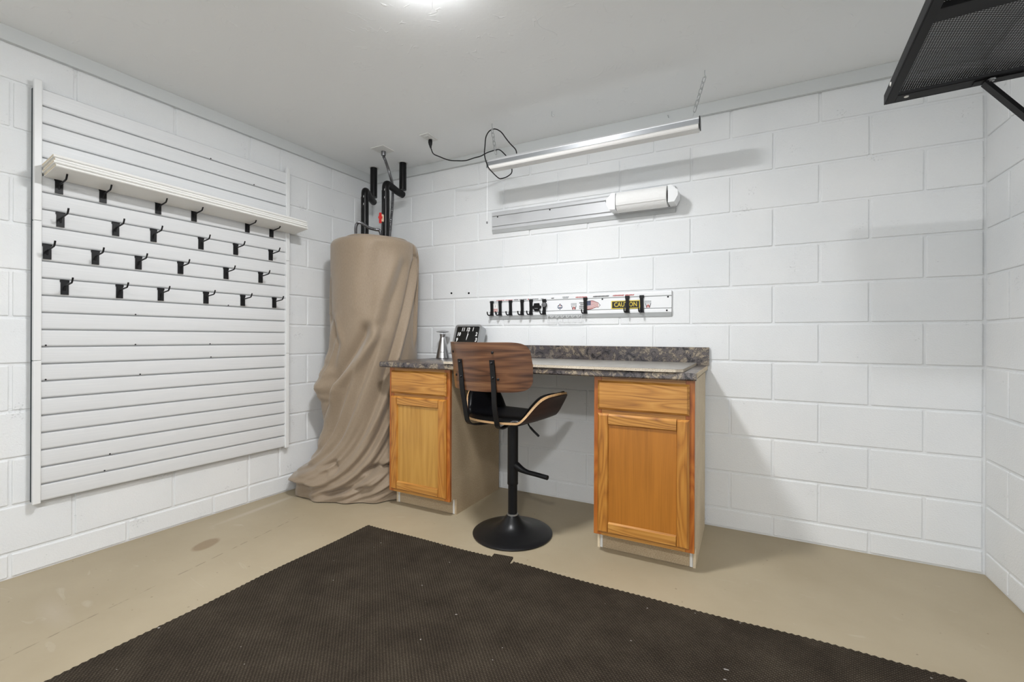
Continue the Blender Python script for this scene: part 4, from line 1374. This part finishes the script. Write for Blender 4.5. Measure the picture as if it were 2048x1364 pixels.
# round diamond emblem
x, z = 1.650, 1.247
em = decal('emblem_sticker', [(x, z + .021), (x + .009, z + .012), (x + .018, z + .004), (x + .018, z - .006), (x + .009, z - .011), (x, z - .020), (x - .009, z - .011), (x - .018, z - .006), (x - .018, z + .004), (x - .009, z + .012)], 'navy')
decal('emblem_band', rect(x - .016, z - .003, x + .016, z + .0025), 'white_ink', em, 2)
decal('emblem_ring', [(x + .007 * cos(a), z + .008 + .006 * sin(a)) for a in [q * 2 * pi / 10 for q in range(10)]], 'white_ink', em, 2)
decal('emblem_spot', [(x + .0045 * cos(a), z + .008 + .004 * sin(a)) for a in [q * 2 * pi / 10 for q in range(10)]], 'red_ink', em, 3)
decal('emblem_foot', [(x - .006, z - .010), (x + .006, z - .010), (x, z - .016)], 'white_ink', em, 2)
# number card at the left end
nc = decal('card_sticker', rect(1.146, 1.222, 1.190, 1.284), 'ink')
decal('card_field', rect(1.1475, 1.2235, 1.1885, 1.2825), 'white_ink', nc, 2)
words('card_mark', '?', .022, 1.168, 1.262, 'ink', nc, 3)
scribble('small_print', 1.150, 1.187, 1.2425, .008, 'red_ink', 7, 0, PY - .0006, nc)
scribble('small_print', 1.150, 1.187, 1.231, .009, 'red_ink', 5, 0, PY - .0006, nc)

# hooks clipped on the track
def track_hook():
    t = thing('track_hook', 'hook', 'hook', (0, -.0158, SZ0), 0, 'black hooks on the sticker track')
    obj('clip', boxmesh((-.013, -.010, .110), (.013, .0, .127), .0015), 'black', t)
    obj('spine', prism([(-.0125, .024), (.0145, .024), (.0118, .040), (.0098, .108), (.0125, .122), (-.0125, .122), (-.0102, .108), (-.0080, .06), (-.0112, .040)], -.011, -.001), 'black', t)
    obj('rib', boxmesh((-.002, -.016, .036), (.0025, -.011, .112), .001), 'black', t)
    obj('arm', tube(catmull([(-.002, -.012, .036), (-.003, -.025, .028), (-.005, -.042, .026), (-.007, -.052, .034), (-.008, -.055, .050)], 5), .0042, 8), 'black', t)
    return t
th0 = track_hook()
for i, x in enumerate((1.143, 1.209, 1.290, 1.379, 1.445, 1.540, 1.822, 2.085, 2.170)):
    h = th0 if i == 0 else copy_tree(th0)
    h.location.x = x
    h['label'] = f'black plastic hook on the white sticker track, {ORD[i]} from the left'
kb = thing('grey_knob', 'grey round knob clipped over a hook on the sticker track', 'knob', (1.546, -.0285, 1.262))
obj('disc', lathe([(0, 0), (.015, 0), (.016, .003), (.015, .009), (.010, .011), (0, .011)], 24), 'grey_knob', kb, (0, -.0045, 0), (pi / 2, 0, 0))
obj('backing', lathe([(0, 0), (.018, 0), (.018, .0035), (0, .0035)], 24), 'black', kb, (0, -.0005, 0), (pi / 2, 0, 0))
bd_ = thing('black_badge_clip', 'black six-sided ribbed clip between hooks on the sticker track', 'clip', (1.487, -.0148, 1.250))
hexa = [(.033, 0), (.030, .008), (.021, .008), (.017, .025), (-.017, .025), (-.021, .008), (-.030, .008), (-.033, 0), (-.030, -.010), (-.021, -.010), (-.014, -.027), (.014, -.027), (.021, -.010), (.030, -.010)]
obj('body', prism(hexa, -.0125, -.0005), 'black_matte', bd_)
for k in range(-2, 3):
    obj('rib', boxmesh((k * .006 - .0015, -.0145, -.020), (k * .006 + .0015, -.0126, .021), .0005), 'black', bd_)
obj('badge_bar', boxmesh((-.011, -.0152, -.012), (.011, -.0146, -.008)), 'grey_ink', bd_)

# clear wire rack hanging from the lower lip
wr_ = thing('wire_rack', 'small white wire rack with curled prongs under the sticker track', 'rack', (1.683, -.018, 1.190))
obj('frame', tube(catmull([(-.116, 0, .012), (-.116, -.004, -.002), (-.113, -.006, -.038), (-.108, -.006, -.043), (0, -.006, -.043), (.112, -.006, -.043), (.117, -.006, -.038), (.117, -.004, -.002), (.117, 0, .012)], 5), .0016, 8), 'clear', wr_)
obj('cross_bar', tube([(-.116, -.005, .000), (.117, -.005, .000)], .0016, 8), 'clear', wr_)
for k in range(6):
    x = -.092 + k * .036
    obj('prong', tube(catmull([(x, -.006, .001), (x + .003, -.018, -.010), (x + .010, -.026, -.014), (x + .018, -.024, -.010), (x + .019, -.016, -.004)], 5), .0017, 8), 'clear', wr_)

# ================================================================== THINGS ON THE WORKTOP
WT = CT + z1
va = thing('steel_canister', 'brushed steel cone-shaped can with a saucer top at the desk back', 'canister', (.772, -.088, WT))
obj('cone', lathe([(0, .0005), (.0465, .0005), (.048, .003), (.047, .007), (.020, .148), (.0185, .151), (0, .151)], 48), 'steel', va)
obj('neck', lathe([(.0178, .1512), (.0185, .153), (.020, .165), (.023, .174), (.0, .174)], 32), 'steel', va)
for k in range(4):
    a = k * pi / 2 + .4
    obj('strut', boxmesh((-.004, -.001, .1741), (.004, .001, .184), .0004), 'steel', va, (.017 * cos(a), .017 * sin(a), 0), (0, 0, a + pi / 2))
obj('saucer', lathe([(0, .1842), (.020, .1842), (.036, .187), (.0475, .1905), (.048, .1918), (.044, .1935), (.030, .199), (.014, .204), (0, .2055)], 48), 'steel', va)
# tiny maker's mark, too small to read
V, F = [], []
for i in range(4):
    for a0, a1 in ((-.05 - .30 + i * .17 - pi / 2 + .55, -.05 - .30 + i * .17 + .12 - pi / 2 + .55),):
        for zz, a in ((.041, a0), (.041, a1), (.049, a1), (.049, a0)):
            r = .0470 - (zz - .007) * (.027 / .141) + .0004
            V.append((r * cos(a), r * sin(a), zz))
        b = len(V) - 4
        F.append((b, b + 1, b + 2, b + 3))
obj('maker_mark', mesh_from(V, F), 'grey_ink', va)

ck = thing('desk_clock', 'silver desk clock with black face leaning back behind the stool', 'clock', (1.012, -.185, WT + .0195))
ck.rotation_euler = (-radians(19), 0, 0)
def rrect(hw, z0, z1, r, n=6):
    out = []
    for cx, cz, a0 in ((hw - r, z0 + r, -90), (hw - r, z1 - r, 0), (-hw + r, z1 - r, 90), (-hw + r, z0 + r, 180)):
        for i in range(n + 1):
            a = radians(a0 + 90 * i / n)
            out.append((cx + r * cos(a), cz + r * sin(a)))
    return out
obj('case', prism(rrect(.108, .010, .232, .026), .004, .062, 40), 'clock_case', ck)
bez = rrect(.108, .010, .232, .022); inn = rrect(.094, .024, .218, .012)
nb_ = len(bez)
obj('bezel', mesh_from([(x, y, z) for y in (.0035, -.004) for x, z in bez] + [(x, y, z) for y in (.0035, -.004) for x, z in inn],
                       [(i, (i + 1) % nb_, nb_ + (i + 1) % nb_, nb_ + i) for i in range(nb_)] + [(2 * nb_ + i, 2 * nb_ + (i + 1) % nb_, 3 * nb_ + (i + 1) % nb_, 3 * nb_ + i) for i in range(nb_)] + [(nb_ + i, nb_ + (i + 1) % nb_, 3 * nb_ + (i + 1) % nb_, 3 * nb_ + i) for i in range(nb_)] + [(i, (i + 1) % nb_, 2 * nb_ + (i + 1) % nb_, 2 * nb_ + i) for i in range(nb_)]), 'clock_case', ck)
fc = obj('face', prism(rrect(.0938, .0242, .2178, .012), .0005, .003), 'face', ck)
for s, x, z in (('11', -.040, .197), ('12', .000, .197), ('1', .040, .197), ('10', -.070, .162), ('2', .074, .162), ('9', -.078, .121), ('3', .078, .121), ('8', -.070, .072), ('4', .074, .072), ('7', -.034, .043), ('6', .004, .043), ('5', .043, .043)):
    o = obj('numeral', text_mesh(s, .036, .0002, .0012, .12), 'white_ink', fc, (x, -.0001, z), (pi / 2, 0, 0))
    o.scale = (.82, 1, 1)
obj('hour_hand', prism([(-.002, .121), (.002, .121), (.010, .165), (.006, .166)], -.0009, -.0006), 'white_ink', fc)
obj('minute_hand', prism([(-.0012, .121), (.0012, .121), (.008, .205), (.006, .205)], -.0014, -.0011), 'white_ink', fc)
obj('foot', boxmesh((-.07, .004, .0005), (.07, .030, .0098), .002), 'black', ck)

# ================================================================== BLACK SHELF on the right wall
SHZ = 1.760
SROT = radians(-3.2)
ws = thing('wall_shelf', 'black perforated steel shelf on brackets, upper right', 'shelf', (3.0883, -.9978, SHZ), SROT)
DW, DLN = .548, 1.25      # depth out from the wall, length along it
rim = .030
tk = .003
def ang(name, lo, hi):
    return box(name, lo, hi, 'shelf_black', ws, .0008)
ang('front_rim', (0, -DLN, 0), (tk, 0, rim))
ang('front_flange', (tk + .0002, -DLN, 0), (.024, -tk - .0002, tk))
ang('end_rim', (tk + .0002, -tk, 0), (DW, 0, rim))
ang('end_flange', (.0245, -.046, .0004), (DW, -tk - .0002, tk))
ang('wall_rim', (DW - tk, -DLN, tk + .001), (DW, -tk - .001, rim))
ang('cross_beam', (.0245, -.443, .004), (DW - tk - .001, -.392, .018))
ang('cross_beam', (.0245, -.863, .004), (DW - tk - .001, -.812, .018))
ang('near_rim', (tk + .0002, -DLN, 0), (DW, -DLN + tk, rim))
obj('perforated_panel', boxmesh((-.26, -.60, -.0004), (.26, .60, .0004)), 'perforated', ws, (.2765, -.625, .0205))
for yb in (-.024, -1.10):
    bk = ang('bracket_arm', (.19, yb - .014, -.0035), (DW, yb + .014, -.0003))
    obj('brace', ribbon([(.213, yb, -.004), (.30, yb, -.127), (DW - .01, yb, -.47)], (0, 1, 0), .014, .0045), 'shelf_black', ws)
    ang('wall_plate', (DW - .006, yb - .016, -.50), (DW - .001, yb + .016, -.004))
nut = lathe([(0, 0), (.0085, 0), (.0085, -.002), (.0055, -.002), (.0055, -.007), (0, -.007)], 6)
nut.materials.append(M['zinc'])
rv = lathe([(0, 0), (.006, 0), (.005, -.002), (0, -.0025)], 16)
rv.materials.append(M['white_edge'])
obj('nut', nut, None, ws, (.223, -.040, -.0036))
obj('rivet', rv, None, ws, (.047, -.030, .0003))
obj('rivet', rv, None, ws, (-.0003, -.10, .016), (0, pi / 2, 0))
